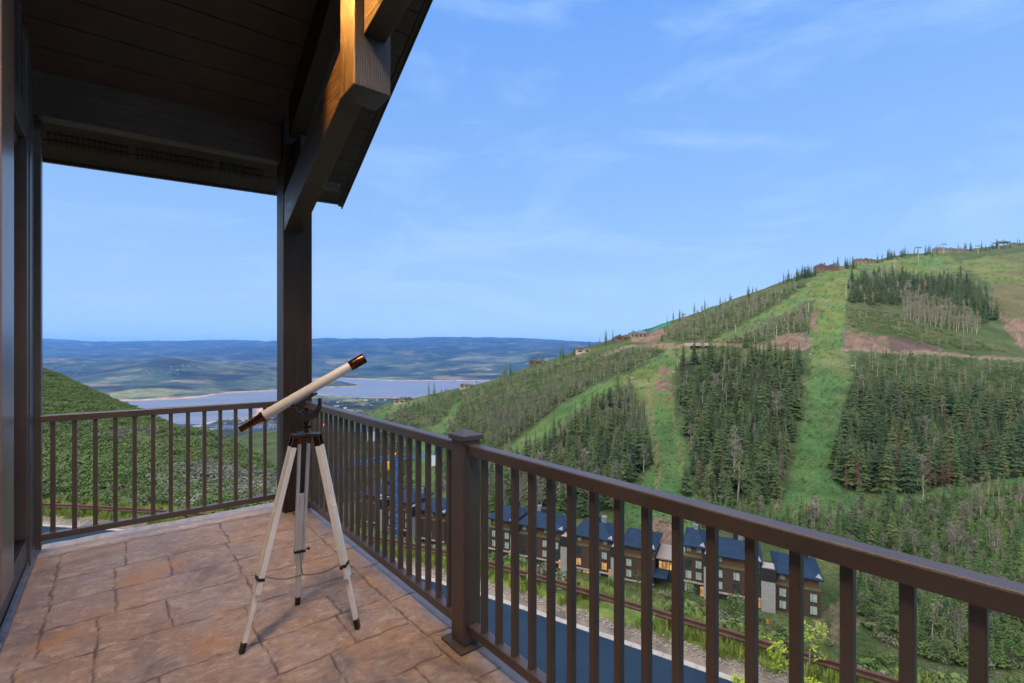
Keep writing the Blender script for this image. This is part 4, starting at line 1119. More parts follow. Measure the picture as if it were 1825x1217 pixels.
# ------------------------------------------------------------------ lodges at the foot of the slope
M_SID = wood('dark_brown_siding', (0.046, 0.028, 0.021), (0.084, 0.052, 0.038), 'x', 0.75, 0.3, 0.25)
M_SIDT = wood('red_brown_siding', (0.110, 0.058, 0.036), (0.175, 0.095, 0.058), 'x', 0.7, 0.3, 0.25)
M_METR = pmat('blue_grey_metal_roof', (0.007, 0.020, 0.046), (0.012, 0.031, 0.064), 0.7, 0.7, 0.0, 0.1, spec=0.2)
M_PALE = pmat('pale_flashing', (0.16, 0.18, 0.21), (0.22, 0.25, 0.28), 2, 0.5, 0.2, 0.05)
M_TOWER = wood('board_marked_concrete', (0.25, 0.265, 0.28), (0.36, 0.375, 0.39), 'x', 0.85, 0.3, 0.12)
M_CAP = pmat('black_metal_cladding', (0.018, 0.020, 0.026), (0.03, 0.033, 0.04), 2, 0.5, 0.2, 0.1)
M_WPANE = pmat('sky_pale_pane', (0.25, 0.34, 0.34), (0.38, 0.47, 0.46), 0.9, 0.15, 0, 0)  # sky reflection painted in as a pale pane colour
M_WDARK = pmat('dark_pane', (0.02, 0.025, 0.03), (0.05, 0.06, 0.07), 0.9, 0.08, 0, 0)
M_WWARM, N, L, bs = nodes_of('lit_pane')
n_ = noise(N, L, coords(N, L), 0.9, 3, 0.6)
L.new(mixc(N, L, rng(N, L, n_.outputs['Fac'], 0.35, 0.65), (0.30, 0.12, 0.03), (1.0, 0.58, 0.22)), bs.inputs['Emission Color'])
bs.inputs['Base Color'].default_value = (0.1, 0.07, 0.04, 1); bs.inputs['Emission Strength'].default_value = 0.75
M_PLANT = pmat('sedum_planter', (0.060, 0.075, 0.030), (0.12, 0.11, 0.06), 2.5, 0.95, 0, 0.4, 0.05)
M_SLAB = pmat('balcony_slab', (0.22, 0.19, 0.18), (0.30, 0.27, 0.25), 3, 0.8, 0, 0.1)
LODGE_ROT = math.atan2(-0.42, 0.908)
rl = random.Random(5)
def lodge(label, origin, mods, towers, depth=13.0, seed=0):
    """mods: (x0, x1, base z, eave z, storeys); origin: world point of the facade's left end at ground"""
    R = Matrix.Rotation(-LODGE_ROT, 3, 'Z')
    b = R @ Vector(origin)
    T = thing('lodge', label, 'lodge', b, LODGE_ROT, 'lodges at the foot of the ski slope')
    X, Y, Z = b
    r = random.Random(seed)
    def window(x0, x1, z0, z1, y, pane=None):
        mb = MB(); f = 0.09
        for a in ((x0, z0, x1, z0 + f), (x0, z1 - f, x1, z1), (x0, z0 + f, x0 + f, z1 - f), (x1 - f, z0 + f, x1, z1 - f), (x0 + (x1 - x0) * 0.36, z0 + f, x0 + (x1 - x0) * 0.36 + 0.07, z1 - f)):
            mb.box((X + a[0], y - 0.11, Z + a[1]), (X + a[2], y - 0.004, Z + a[3]))
        w = part('window', mb, M_CAP, T)
        mb = MB(); mb.box((X + x0 + f, y - 0.06, Z + z0 + f), (X + x1 - f, y - 0.006, Z + z1 - f))
        q = pane or (M_WPANE if r.random() < 0.84 else M_WDARK)
        part('pane', mb, q, w)
    for (x0, x1, zb, ze, st) in mods:
        ztop = ze - 3.0                       # top of the brown storeys, foot of the set back top floor
        mb = MB(); mb.box((X + x0, Y, Z + zb - 4), (X + x1, Y + depth, Z + ztop)); part('wall', mb, M_SID, T)
        mb = MB(); mb.box((X + x0 + 0.25, Y + 0.9, Z + ztop + 0.002), (X + x1 - 0.25, Y + depth - 0.8, Z + ze - 0.30)); part('top_floor', mb, M_SIDT, T)
        mb = MB(); mb.box((X + x0 - 0.05, Y - 0.15, Z + ztop + 0.003), (X + x1 + 0.05, Y + 0.88, Z + ztop + 0.32)); part('planter', mb, M_PLANT, T)
        n = max(2, int(round((x1 - x0) / 3.6)))
        for k in range(n):
            cx = x0 + (x1 - x0) * (k + 0.5) / n + r.uniform(-0.3, 0.3)
            for s in range(2):
                z0 = ztop - 0.6 - 2.1 - s * 2.9
                window(cx - 0.78, cx + 0.78, z0, z0 + 2.1, Y, M_WWARM if r.random() < 0.05 else None)
            if r.random() < 0.75: window(cx - 0.65, cx + 0.65, ztop + 0.95, ztop + 2.35, Y + 0.9)
        if st == 4:                           # glazed ground floor below a slab
            zg = ztop - 6.15
            mb = MB(); mb.box((X + x0 - 0.1, Y - 0.7, Z + zg - 0.25), (X + x1 + 0.1, Y - 0.006, Z + zg)); part('canopy_slab', mb, M_SLAB, T)
            m_ = max(2, int((x1 - x0) / 2.4))
            for k in range(m_):
                a = x0 + (x1 - x0) * k / m_ + 0.15; c = x0 + (x1 - x0) * (k + 1) / m_ - 0.15
                window(a, c, zg - 2.9, zg - 0.5, Y, M_WWARM if r.random() < 0.10 else (M_WPANE if r.random() < 0.4 else M_WDARK))
        if (x0, x1) == max(m_[:2] for m_ in mods):      # the end wall
            for k in range(2):
                for s in range(2):
                    z0 = ztop - 0.6 - 1.7 - s * 2.9; y0 = Y + 3.0 + k * 4.4
                    mb = MB(); mb.box((X + x1 + 0.004, y0, Z + z0), (X + x1 + 0.09, y0 + 1.5, Z + z0 + 1.7)); w = part('window', mb, M_CAP, T)
                    mb = MB(); mb.box((X + x1 + 0.092, y0 + 0.1, Z + z0 + 0.1), (X + x1 + 0.10, y0 + 1.4, Z + z0 + 1.6)); part('pane', mb, M_WDARK, w)
        # roof: shallow pitches falling to the front and back, hipped at the right
        xa, xb, ya, yb = X + x0 - 0.5, X + x1 + 0.6, Y - 0.5, Y + depth + 0.3
        zr = Z + ze + 1.7; xm0 = X + x0 + (x1 - x0) * 0.15; xm1 = X + x0 + (x1 - x0) * 0.62; ym = Y + depth * 0.55
        zf = Z + ze + 0.05; ze_ = Z + ze - 0.10
        mb = MB()
        mb.add([(xa, ya, zf), (xb, ya, ze_), (xb, yb, ze_), (xa, yb, zf), (xm0, ym, zr), (xm1, ym, zr)], [(0, 1, 5, 4), (1, 2, 5), (2, 3, 4, 5), (3, 0, 4)])
        mb.add([(xa, ya, zf - 0.3), (xb, ya, ze_ - 0.3), (xb, yb, ze_ - 0.3), (xa, yb, zf - 0.3)], [(3, 2, 1, 0)])
        o = len(mb.v) - 4
        mb.f += [(0, o, o + 1, 1), (1, o + 1, o + 2, 2), (2, o + 2, o + 3, 3), (3, o + 3, o, 0)]; mb.m += [0] * 4
        rf = part('roof', mb, M_METR, T, recalc=False)
        mb = MB(); up = Vector((0, 0, 0.04))
        # standing seams are too fine to see; a pale valley gusset is not
        mb.add([(xb - 1.7, ya + 0.5, ze_ + 0.36), (xb - 0.3, ya + 0.4, ze_ + 0.16), (xb - 0.8, ya + 1.9, ze_ + 0.80)], [(0, 1, 2)])
        part('flashing', mb, M_PALE, rf, recalc=False)
        for k in range(2):
            cx = r.uniform(x0 + 1, x1 - 2); cy = r.uniform(depth * 0.62, depth * 0.85)
            mb = MB(); mb.box((X + cx, Y + cy, Z + ze), (X + cx + r.uniform(0.8, 1.8), Y + cy + r.uniform(0.8, 1.6), Z + ze + 2.6)); part('chimney', mb, M_PALE if k else M_CAP, rf)
    for (x0, x1, zb, zt, zc) in towers:
        mb = MB(); mb.box((X + x0, Y - 1.6, Z + zb - 4), (X + x1, Y + 2.4, Z + zc)); tw = part('stair_tower', mb, M_TOWER, T)
        mb = MB(); mb.box((X + x0 - 0.12, Y - 1.72, Z + zc + 0.003), (X + x1 + 0.12, Y + 2.5, Z + zt)); part('tower_cap', mb, M_CAP, tw)
        mb = MB(); mb.box((X + x0 + 0.2, Y - 1.4, Z + zt + 0.003), (X + x1 - 0.2, Y + 2.0, Z + zt + 0.12)); part('cap_roof', mb, M_SLAB, tw)
        mb = MB(); mb.box((X + x0 - 0.9, Y - 0.5, Z + zb), (X + x0 - 0.1, Y - 0.02, Z + zb + 2.2)); part('lit_doorway', mb, M_WWARM, tw)
    return T
ZL = -62.4 + EYE
lodge('brown lodge with four gabled blue roofs left of the glazed entrance link', (-7.7, 149, ZL),
      [(0.6, 8.6, 0, 11.0, 4), (10.6, 24.2, 0, 10.7, 4), (27.6, 38.6, 0, 10.3, 4), (41.2, 49.9, 0, 9.7, 4)],
      [(8.7, 10.3, 0, 10.4, 7.6), (24.4, 26.9, 0, 9.6, 6.9), (38.8, 40.8, 0, 9.1, 6.4)], seed=3)
lodge('brown lodge with blue roofs nearest the viewer, right of the glazed entrance link', (44.5, 125, ZL),
      [(0, 4.8, 0, 12.3, 4), (7.0, 17.6, 0, 11.0, 4), (21.0, 30.2, 0, 9.2, 3)],
      [(4.9, 6.8, 0, 11.2, 8.2), (17.8, 20.8, 0, 10.2, 7.2)], seed=11)
lodge('dark lodge farthest left behind the blue crane mast, seen through the balusters', (-53.5, 169, ZL),
      [(0, 9.5, 0, 12.5, 4), (12, 22, 0, 12.0, 4), (24, 35, 0, 10.5, 4)], [(9.7, 11.8, 0, 12.2, 9), (22.2, 23.8, 0, 11.2, 8)], seed=23)
def link_building():
    o = Vector((38.2, 129.5, ZL)); b = Matrix.Rotation(-LODGE_ROT, 3, 'Z') @ o; X, Y, Z = b
    T = thing('entrance_hall', 'low glazed entrance hall with warm lit windows between the two brown lodges', 'entrance hall', b, LODGE_ROT)
    mb = MB(); mb.box((X + 0.6, Y + 2, Z - 3), (X + 7.2, Y + 11, Z + 6.2)); part('wall', mb, M_SID, T)
    mb = MB(); mb.box((X + 0.3, Y + 1.2, Z + 6.203), (X + 7.3, Y + 11.4, Z + 6.6)); part('roof', mb, M_SLAB, T)
    for a, c, z0, z1, q in ((0.9, 4.6, 3.4, 5.6, M_WWARM), (5.2, 6.6, 3.2, 5.8, M_WWARM), (5.0, 6.8, -0.2, 2.4, M_WWARM), (1.0, 4.4, 0.2, 2.4, M_WDARK)):
        mb = MB(); mb.box((X + a, Y + 1.9, Z + z0), (X + c, Y + 1.996, Z + z1)); w = part('window', mb, M_CAP, T)
        mb = MB()
        k = max(1, int((c - a) / 0.9))
        for i in range(k):
            e = (c - a) / k; mb.box((X + a + e * i + 0.08, Y + 1.86, Z + z0 + 0.1), (X + a + e * (i + 1) - 0.08, Y + 1.898, Z + z1 - 0.1))
        part('pane', mb, q, w)
    mb = MB(); P = [(X - 0.6, Y - 3.2, Z + 2.9), (X + 3.6, Y - 3.2, Z + 2.9), (X + 3.6, Y + 1.1, Z + 3.5), (X - 0.6, Y + 1.1, Z + 3.5)]
    mb.hexa(P + [(x, y, z + 0.25) for x, y, z in P]); part('canopy', mb, M_METR, T)
    mb = MB()
    for x, y in ((-0.3, -2.9), (3.3, -2.9)): mb.box((X + x - 0.1, Y + y - 0.1, Z - 2), (X + x + 0.1, Y + y + 0.1, Z + 2.92))
    part('canopy_posts', mb, M_CAP, T)
link_building()
# terraces and paths round the lodges
def ground_patch(name, pix, zoff, mat, zw=None):
    pts = []
    for px, py in pix:
        p = on_land(px, py, tmin=60)
        if p is not None: pts.append(p + Vector((0, 0, zoff)))
    mb = MB(); c = sum(pts, Vector()) / len(pts); n = len(pts)
    mb.add(pts + [c], [(i, (i + 1) % n, n) for i in range(n)])
    return tag(part(name, mb, mat), kind='structure')

# ------------------------------------------------------------------ small houses along the ridge and on the shoulder
M_STONE = pmat('stone_and_timber_wall', (0.12, 0.09, 0.07), (0.21, 0.165, 0.13), 0.8, 0.9, 0, 0.2)
M_PALEWALL = pmat('pale_stone_wall', (0.24, 0.215, 0.185), (0.34, 0.31, 0.27), 0.8, 0.9, 0, 0.2)
M_BROWNW = pmat('brown_timber_wall', (0.070, 0.046, 0.032), (0.135, 0.085, 0.054), 0.8, 0.85, 0, 0.2)
M_DROOF = pmat('dark_roof', (0.035, 0.032, 0.034), (0.06, 0.055, 0.055), 1.0, 0.8, 0, 0.2)
M_BROOF = pmat('blue_roof', (0.05, 0.10, 0.17), (0.09, 0.15, 0.23), 1.0, 0.5, 0.1, 0.1)
def hill_house(px, py, w, h, label, wall, roof, turn=0.0, wings=2, t=None, deep=10.0, dark=True):
    p = on_land(px, py, tmin=100)
    if p is None:
        j = int((px - COLS[0]) / 4.0); i = np.argmin(PYG[:, j] + (LT < math.log(150)) * 1e6); p = PX(px, PYG[i, j], math.exp(LT[i]))
    T = thing('hill_house', label, 'house', p, 0, 'houses along the ridge')
    w *= 0.72; h *= 0.66; x, y, z = p; r = random.Random(int(px))
    ww = w / wings
    for k in range(wings):
        hh = h * r.uniform(0.8, 1.05); x0 = x - w / 2 + k * ww; y0 = y + r.uniform(-2, 2); wk = ww * 1.02
        mb = MB(); mb.box((x0, y0, z - 5), (x0 + wk, y0 + deep, z + hh * 0.62)); part('wall', mb, wall, T)
        mb = MB(); e = 0.7; za = z + hh * 0.62
        if (k + int(px)) % 2 == 0:        # gable towards the valley
            mb.add([(x0 - e, y0 - e, za), (x0 + wk + e, y0 - e, za), (x0 + wk / 2, y0 - e, z + hh), (x0 - e, y0 + deep, za), (x0 + wk + e, y0 + deep, za), (x0 + wk / 2, y0 + deep, z + hh)], [(0, 1, 2), (4, 3, 5), (1, 4, 5, 2), (3, 0, 2, 5), (0, 3, 4, 1)])
        else:
            mb.add([(x0 - e, y0 - e, za), (x0 + wk + e, y0 - e, za), (x0 + wk + e, y0 + deep, za), (x0 - e, y0 + deep, za), (x0 + e, y0 + deep / 2, z + hh), (x0 + wk - e, y0 + deep / 2, z + hh)], [(0, 1, 5, 4), (1, 2, 5), (2, 3, 4, 5), (3, 0, 4), (3, 2, 1, 0)])
        rf = part('roof', mb, roof, T)
        if r.random() < 0.7:
            mb = MB(); cx = x0 + wk * r.uniform(0.25, 0.75); mb.box((cx, y0 + 3, z + hh * 0.5), (cx + 1.3, y0 + 4.2, z + hh * 1.12)); part('chimney', mb, wall, rf)
        n = max(1, int(wk / 3.5))
        for q in range(n):
            mb = MB(); a = x0 + wk * (q + 0.25) / n; mb.box((a, y0 - 0.12, z + hh * 0.18), (a + wk / n * 0.5, y0 - 0.004, z + hh * 0.46)); part('window', mb, M_WDARK, T)
hill_house(716, 719, 22, 9, 'pale stone house with two dark gables low on the shoulder above the lake', M_PALEWALL, M_DROOF, wings=3)
hill_house(832, 692, 20, 7, 'dark roofed house on the shoulder just below the left ridge, above the lake', M_PALEWALL, M_DROOF, wings=3)
hill_house(1040, 629, 18, 9, 'pale house with a flat dark roof on the ridge left of the blue roofed house', M_PALEWALL, M_DROOF, wings=2)
hill_house(958, 648, 24, 8, 'red brown house among shrubs where the ridge meets the far hills', M_BROWNW, M_DROOF, wings=3)
hill_house(1110, 607, 16, 9, 'brown timber house on the ridge beside the blue roofed house', M_BROWNW, M_DROOF, wings=2)
hill_house(1138, 602, 20, 11, 'house with blue roofs on the ridge above the bridge', M_STONE, M_BROOF, wings=2)
hill_house(1476, 483, 34, 14, 'large orange brown timber house at the top of the ski run, with tall chimneys', M_BROWNW, M_DROOF, wings=4)
hill_house(1545, 468, 34, 11, 'dark roofed house on the ridge right of the orange brown one', M_STONE, M_DROOF, wings=3)
hill_house(1697, 449, 60, 13, 'long blue roofed lodge on the summit behind the lift towers', M_STONE, M_BROOF, wings=3)

# ------------------------------------------------------------------ bridge, nets, lift
def bridge():
    a, b = on_land(1228, 621, tmin=200), on_land(1275, 621, tmin=200)
    a = PX(1228, 613.5, a.y - 4); b = PX(1272, 613.5, a.y + 2)
    T = thing('bridge', 'small pale concrete bridge carrying the hill road over the top of the left ski run', 'bridge', (a + b) / 2)
    mb = MB(); mb.bar(a + Vector((0, 4, -0.8)), b + Vector((0, 4, -0.8)), 8.0, 1.0); part('deck', mb, M_SLAB, T)
    mb = MB(); mb.bar(a + Vector((0, 0.2, 0.35)), b + Vector((0, 0.2, 0.35)), 0.35, 1.1); part('parapet', mb, M_PALEWALL, T)
    mb = MB(); mb.bar(a + Vector((0, 7.8, 0.35)), b + Vector((0, 7.8, 0.35)), 0.35, 1.1); part('parapet', mb, M_PALEWALL, T)
    for p in (a, b):
        mb = MB(); mb.box((p.x - 1.0, p.y + 0.1, p.z - 8), (p.x + 1.0, p.y + 7.9, p.z - 1.31)); part('abutment', mb, M_STONE, T)
bridge()
M_NET = pmat('teal_netting', (0.02, 0.26, 0.22), (0.04, 0.38, 0.32), 1.5, 0.8, 0, 0.1)
def net(pix, h, label):
    ps = [p for p in (on_land(x, y, tmin=120) for x, y in pix) if p is not None]
    T = thing('net_fence', label, 'fence', ps[0], 0, 'teal net fences on the slope')
    for i, p in enumerate(ps):
        mb = MB(); mb.bar(p - Vector((0, 0, 0.8)), p + Vector((0, 0, h + 0.3)), 0.22, 0.22, up=(0, 1, 0)); part('post', mb, M_NET, T)
    mb = MB()
    for p, q in zip(ps[:-1], ps[1:]):
        mb.bar(p + Vector((0, 0, h * 0.5)), q + Vector((0, 0, h * 0.5)), 0.05, h)
    part('netting', mb, M_NET, T)
net([(1433, 612), (1435, 607), (1437, 601), (1439, 594), (1440, 588)], 2.2, 'teal net fence left of the main run where the hill road crosses')
net([(1502, 613), (1502, 606), (1503, 598), (1504, 590)], 2.2, 'teal net fence right of the main run where the hill road crosses')
net([(1150, 596), (1162, 590), (1174, 585), (1186, 581), (1194, 578)], 2.0, 'long teal net fence on the ridge above the bare bank')
M_GALV = pmat('galvanised_steel', (0.16, 0.18, 0.175), (0.23, 0.25, 0.24), 2, 0.45, 0.5, 0.05)
M_DGRN = pmat('dark_green_steel', (0.05, 0.08, 0.07), (0.08, 0.12, 0.10), 2, 0.5, 0.3, 0.05)
LT_LIST = [(1594, 491, 31, 'lift tower on the grass above the upper spruce stand'), (1637, 465, 24, 'lift tower on the bright grass just left of the summit lodge'),
           (1682, 452, 17, 'lift tower in front of the summit lodge'), (1743, 452, 14, 'lift tower right of the summit lodge, nearest the top station'),
           (1508, 527, 20, 'lift tower on the right edge of the main run beside the upper stand'), (1441, 558, 20, 'lift tower on the left edge of the main run above the bare bank'),
           (1384, 600, 22, 'lift tower among pale aspens left of the bare bank'), (1311, 598, 20, 'lift tower beside the narrow run above the bridge')]
def lift_tower(px, py, hpx, label):
    p = on_land(px, py, tmin=100)
    if p is None: return
    h = hpx * p.y / FPX
    T = thing('lift_tower', label, 'lift tower', p, 0, 'chairlift towers on the mountain')
    top = p + Vector((0, 0, h))
    mb = MB(); mb.lathe(p - Vector((0, 0, 1)), top, [(0, 0.42), (h + 1, 0.30)], 10); part('pole', mb, M_GALV, T, smooth=True)
    mb = MB(); mb.bar(top + Vector((-3.2, 0, 0)), top + Vector((3.2, 0, 0)), 0.6, 0.6); part('crossarm', mb, M_DGRN, T)
    for s in (-1, 1):
        mb = MB(); c = top + Vector((s * 3.0, 0, -0.5)); mb.bar(c + Vector((-0.4, -1.8, 0.2)), c + Vector((0.4, 1.8, 0.2)), 0.4, 0.35)
        for k in range(4):
            q = c + Vector((0, -1.5 + k, -0.05)); mb.lathe(q + Vector((-0.15, 0, 0)), q + Vector((0.15, 0, 0)), [(0, 0.28), (0.3, 0.28)], 8)
        part('sheave_bank', mb, M_DGRN, T)
    mb = MB(); mb.bar(top + Vector((-2.6, 0, 1.2)), top + Vector((2.6, 0, 1.2)), 0.18, 0.18)
    for s in (-2.4, 2.4): mb.bar(top + Vector((s, 0, 0.2)), top + Vector((s, 0, 1.2)), 0.16, 0.16, up=(0, 1, 0))
    part('service_frame', mb, M_DGRN, T)
for a in LT_LIST: lift_tower(*a)
def top_station():
    p = on_land(1788, 443, tmin=200) or PX(1788, 443, 780)
    T = thing('lift_station', 'dark canopy of the lift top station on legs at the highest point', 'lift station', p)
    c = p + Vector((0, 0, 9.0))
    mb = MB(); mb.lathe(c + Vector((-9, 0, 0.6)), c + Vector((9, 0, 0.6)), [(0, 0.6), (2, 1.9), (9, 2.4), (15, 1.6), (18, 0.5)], 14); part('canopy', mb, M_DGRN, T, smooth=True)
    mb = MB(); mb.bar(c + Vector((-15, 0, -0.6)), c + Vector((18, 0, -0.6)), 2.2, 0.7); part('terminal_frame', mb, M_CAP, T)
    for s in (-7, 6):
        mb = MB(); mb.bar(p + Vector((s, 0, -4)), p + Vector((s, 0, 8.6)), 1.2, 1.2, up=(0, 1, 0)); part('leg', mb, M_GALV, T)
top_station()
def snow_gun(px, py, label):
    p = on_land(px, py, tmin=90)
    if p is None: return
    T = thing('snow_gun', label, 'snow gun', p, 0, 'snow guns at the edges of the runs')
    mb = MB(); mb.bar(p - Vector((0, 0, 0.5)), p + Vector((0, 0, 3.0)), 0.3, 0.3, up=(0, 1, 0)); part('pole', mb, M_GALV, T)
    mb = MB(); mb.lathe(p + Vector((-0.9, 0, 2.9)), p + Vector((0.9, -0.5, 3.5)), [(0, 0.45), (0.3, 0.62), (1.5, 0.55), (1.9, 0.4)], 10); part('barrel', mb, M_GALV, T, smooth=True)
for px, py, s in ((1509, 634, 'just below the hill road'), (1519, 661, 'on the right edge of the main run'), (1201, 672, 'beside the left run near the bare patch'), (1127, 683, 'at the fork of the left run'),
                  (1444, 640, 'on the left edge of the main run'), (1505, 560, 'on the right edge of the main run above the net')):
    snow_gun(px, py, 'small pale snow gun ' + s)

# ------------------------------------------------------------------ tower cranes
M_CRANE = pmat('blue_crane_paint', (0.010, 0.110, 0.42), (0.018, 0.16, 0.52), 1.5, 0.5, 0.0, 0.05)
M_WCRANE = pmat('white_crane_paint', (0.6, 0.62, 0.64), (0.7, 0.72, 0.74), 1.5, 0.6, 0, 0.05)
M_YEL = pmat('yellow_cab_paint', (0.55, 0.33, 0.03), (0.65, 0.42, 0.05), 1.5, 0.6, 0, 0.05)
M_REDL = emit('red_warning_lamp', (1.0, 0.06, 0.03), 9.0)
def crane(label, mast_px, top_py, t, left, right, mw=1.7):
    top = PX(mast_px, top_py, t); zb = ground_z(top.x, top.y) - 1
    base = Vector((top.x, top.y, zb))
    T = thing('tower_crane', label, 'crane', base, 0, 'blue tower cranes below the deck')
    mb = MB(); h = top.z - zb; w = mw / 2; th = 0.20
    for sx in (-1, 1):
        for sy in (-1, 1): mb.bar(base + Vector((sx * w, sy * w, 0)), top + Vector((sx * w, sy * w, 0)), th, th, up=(0, 1, 0))
    n = int(h / 1.6)
    for k in range(n):
        z0 = base + Vector((0, 0, h * k / n)); z1 = base + Vector((0, 0, h * (k + 1) / n)); s = 1 if k % 2 else -1
        for y in (-w, w): mb.bar(z0 + Vector((-s * w, y, 0)), z1 + Vector((s * w, y, 0)), 0.13, 0.13, up=(0, 1, 0)); mb.bar(z1 + Vector((-w, y, 0)), z1 + Vector((w, y, 0)), 0.11, 0.11)
        for x in (-w, w): mb.bar(z0 + Vector((x, -s * w, 0)), z1 + Vector((x, s * w, 0)), 0.13, 0.13, up=(1, 0, 0))
    part('mast', mb, M_CRANE, T)
    lp, rp = Vector(left), Vector(right)
    lp.z = rp.z = top.z + 0.6
    for nm, e, sz in (('jib', lp, 1.25), ('counter_jib', rp, 1.1)):
        mb = MB(); s = top + Vector((0, 0, 0.6)); d = (e - s); Lg = d.length; d.normalize(); sd = d.cross(Vector((0, 0, 1))).normalized()
        n = max(3, int(Lg / 1.8)); up = Vector((0, 0, sz * 1.15))
        for o in (-0.6, 0.6): mb.bar(s + sd * o, e + sd * o, 0.17, 0.17)
        if nm == 'jib': mb.bar(s + up, e + up * 0.8, 0.18, 0.18)
        for k in range(n):
            a = s + d * (Lg * k / n); c = s + d * (Lg * (k + 1) / n); mdl = (a + c) / 2 + up
            if nm == 'jib':
                for o in (-0.6, 0.6): mb.bar(a + sd * o, mdl, 0.11, 0.11); mb.bar(mdl, c + sd * o, 0.11, 0.11)
            else:
                mb.bar(a - sd * 0.6, c + sd * 0.6, 0.1, 0.1)
                for o in (-0.6, 0.6): mb.bar(a + sd * o, a + sd * o + Vector((0, 0, 1.0)), 0.08, 0.08, up=sd)
        if nm == 'counter_jib':
            for o in (-0.6, 0.6): mb.bar(s + sd * o + Vector((0, 0, 1.0)), e + sd * o + Vector((0, 0, 1.0)), 0.09, 0.09)
        part(nm, mb, M_CRANE, T)
    dr = (rp - top); dr.z = 0; dr.normalize()
    mb = MB(); mb.bar(rp - dr * 2.6 + Vector((0, 0, -1.6)), rp - dr * 0.2 + Vector((0, 0, -1.6)), 1.5, 3.2); part('counterweight', mb, M_WCRANE, T)
    dl = (lp - top); dl.z = 0; dl.normalize()
    mb = MB(); c = top + dl * 2.4 + Vector((0, 0, -0.9)); mb.box((c.x - 0.8, c.y - 0.8, c.z - 1.1), (c.x + 0.8, c.y + 0.8, c.z + 1.0)); part('cab', mb, M_YEL, T)
    mb = MB(); c = top + Vector((0, 0, 2.4)); mb.lathe(c - Vector((0, 0, 0.35)), c + Vector((0, 0, 0.35)), [(0, 0.2), (0.2, 0.38), (0.5, 0.38), (0.7, 0.2)], 10); part('warning_lamp', mb, M_REDL, T, smooth=True)
def at_z(px, z, py):
    t = -z * FPX / (py - HY); return PX(px, py, t)
crane('blue tower crane whose mast stands before the far left lodge', 703, 822, 153, at_z(592, -35, 839), at_z(778, -35, 814.5))
crane('blue tower crane whose jib reaches far left above the shrub slope', 577, 768, 186, at_z(318, -30.9, 764), at_z(668, -30.9, 773), 1.2)
crane('blue tower crane lowest of the three, its jib ending beside the timber corner post', 462, 850, 150, at_z(612, -39.2, 851), at_z(440, -39.2, 849.5), 1.2)
# ------------------------------------------------------------------ plants
def foliage(name, c1, c2, c3, scale=0.35, rough=0.8, sss=0.0):
    """leaf colour: varies from plant to plant and from clump to clump"""
    m, N, L, bs = nodes_of(name)
    oi = N.new('ShaderNodeObjectInfo')
    v = coords(N, L)
    n = noise(N, L, v, scale * 10, 3, 0.6)
    c = mixc(N, L, oi.outputs['Random'], c1, c2)
    c = mixc(N, L, rng(N, L, n.outputs['Fac'], 0.35, 0.65, 0, 0.75), c, c3)
    L.new(c, bs.inputs['Base Color']); bs.inputs['Roughness'].default_value = rough
    bs.inputs['Specular IOR Level'].default_value = 0.2
    return m
M_SPRUCE = foliage('spruce_needles', (0.034, 0.074, 0.036), (0.118, 0.158, 0.050), (0.022, 0.046, 0.026))
M_YOUNG = foliage('young_conifer_needles', (0.042, 0.100, 0.034), (0.110, 0.190, 0.052), (0.028, 0.062, 0.028))
M_SPRUCEB = foliage('brown_dying_needles', (0.105, 0.062, 0.045), (0.085, 0.070, 0.050), (0.07, 0.045, 0.035))
M_BARK = pmat('conifer_bark', (0.07, 0.052, 0.042), (0.12, 0.095, 0.08), 2, 0.9, 0, 0.3)
M_ABARK = pmat('pale_aspen_bark', (0.22, 0.21, 0.185), (0.36, 0.345, 0.31), 1.6, 0.85, 0, 0.15)
M_ALEAF = foliage('thin_aspen_leaves', (0.115, 0.150, 0.062), (0.170, 0.175, 0.100), (0.08, 0.115, 0.05))
M_TWIG = foliage('grey_aspen_twigs', (0.150, 0.155, 0.120), (0.225, 0.220, 0.185), (0.10, 0.11, 0.08))
M_LEAF = foliage('broad_leaves', (0.050, 0.110, 0.032), (0.125, 0.185, 0.060), (0.036, 0.074, 0.026))
M_SHRUB = foliage('shrub_leaves', (0.085, 0.150, 0.040), (0.130, 0.175, 0.060), (0.055, 0.100, 0.032))
M_SAGE = foliage('sage_leaves', (0.155, 0.170, 0.130), (0.200, 0.205, 0.170), (0.10, 0.12, 0.085))
M_BRIGHT = foliage('bright_young_leaves', (0.25, 0.35, 0.030), (0.31, 0.40, 0.040), (0.17, 0.27, 0.025), 1.0)
M_GRASS = foliage('verge_grass_blades', (0.19, 0.27, 0.055), (0.26, 0.31, 0.085), (0.13, 0.20, 0.04))

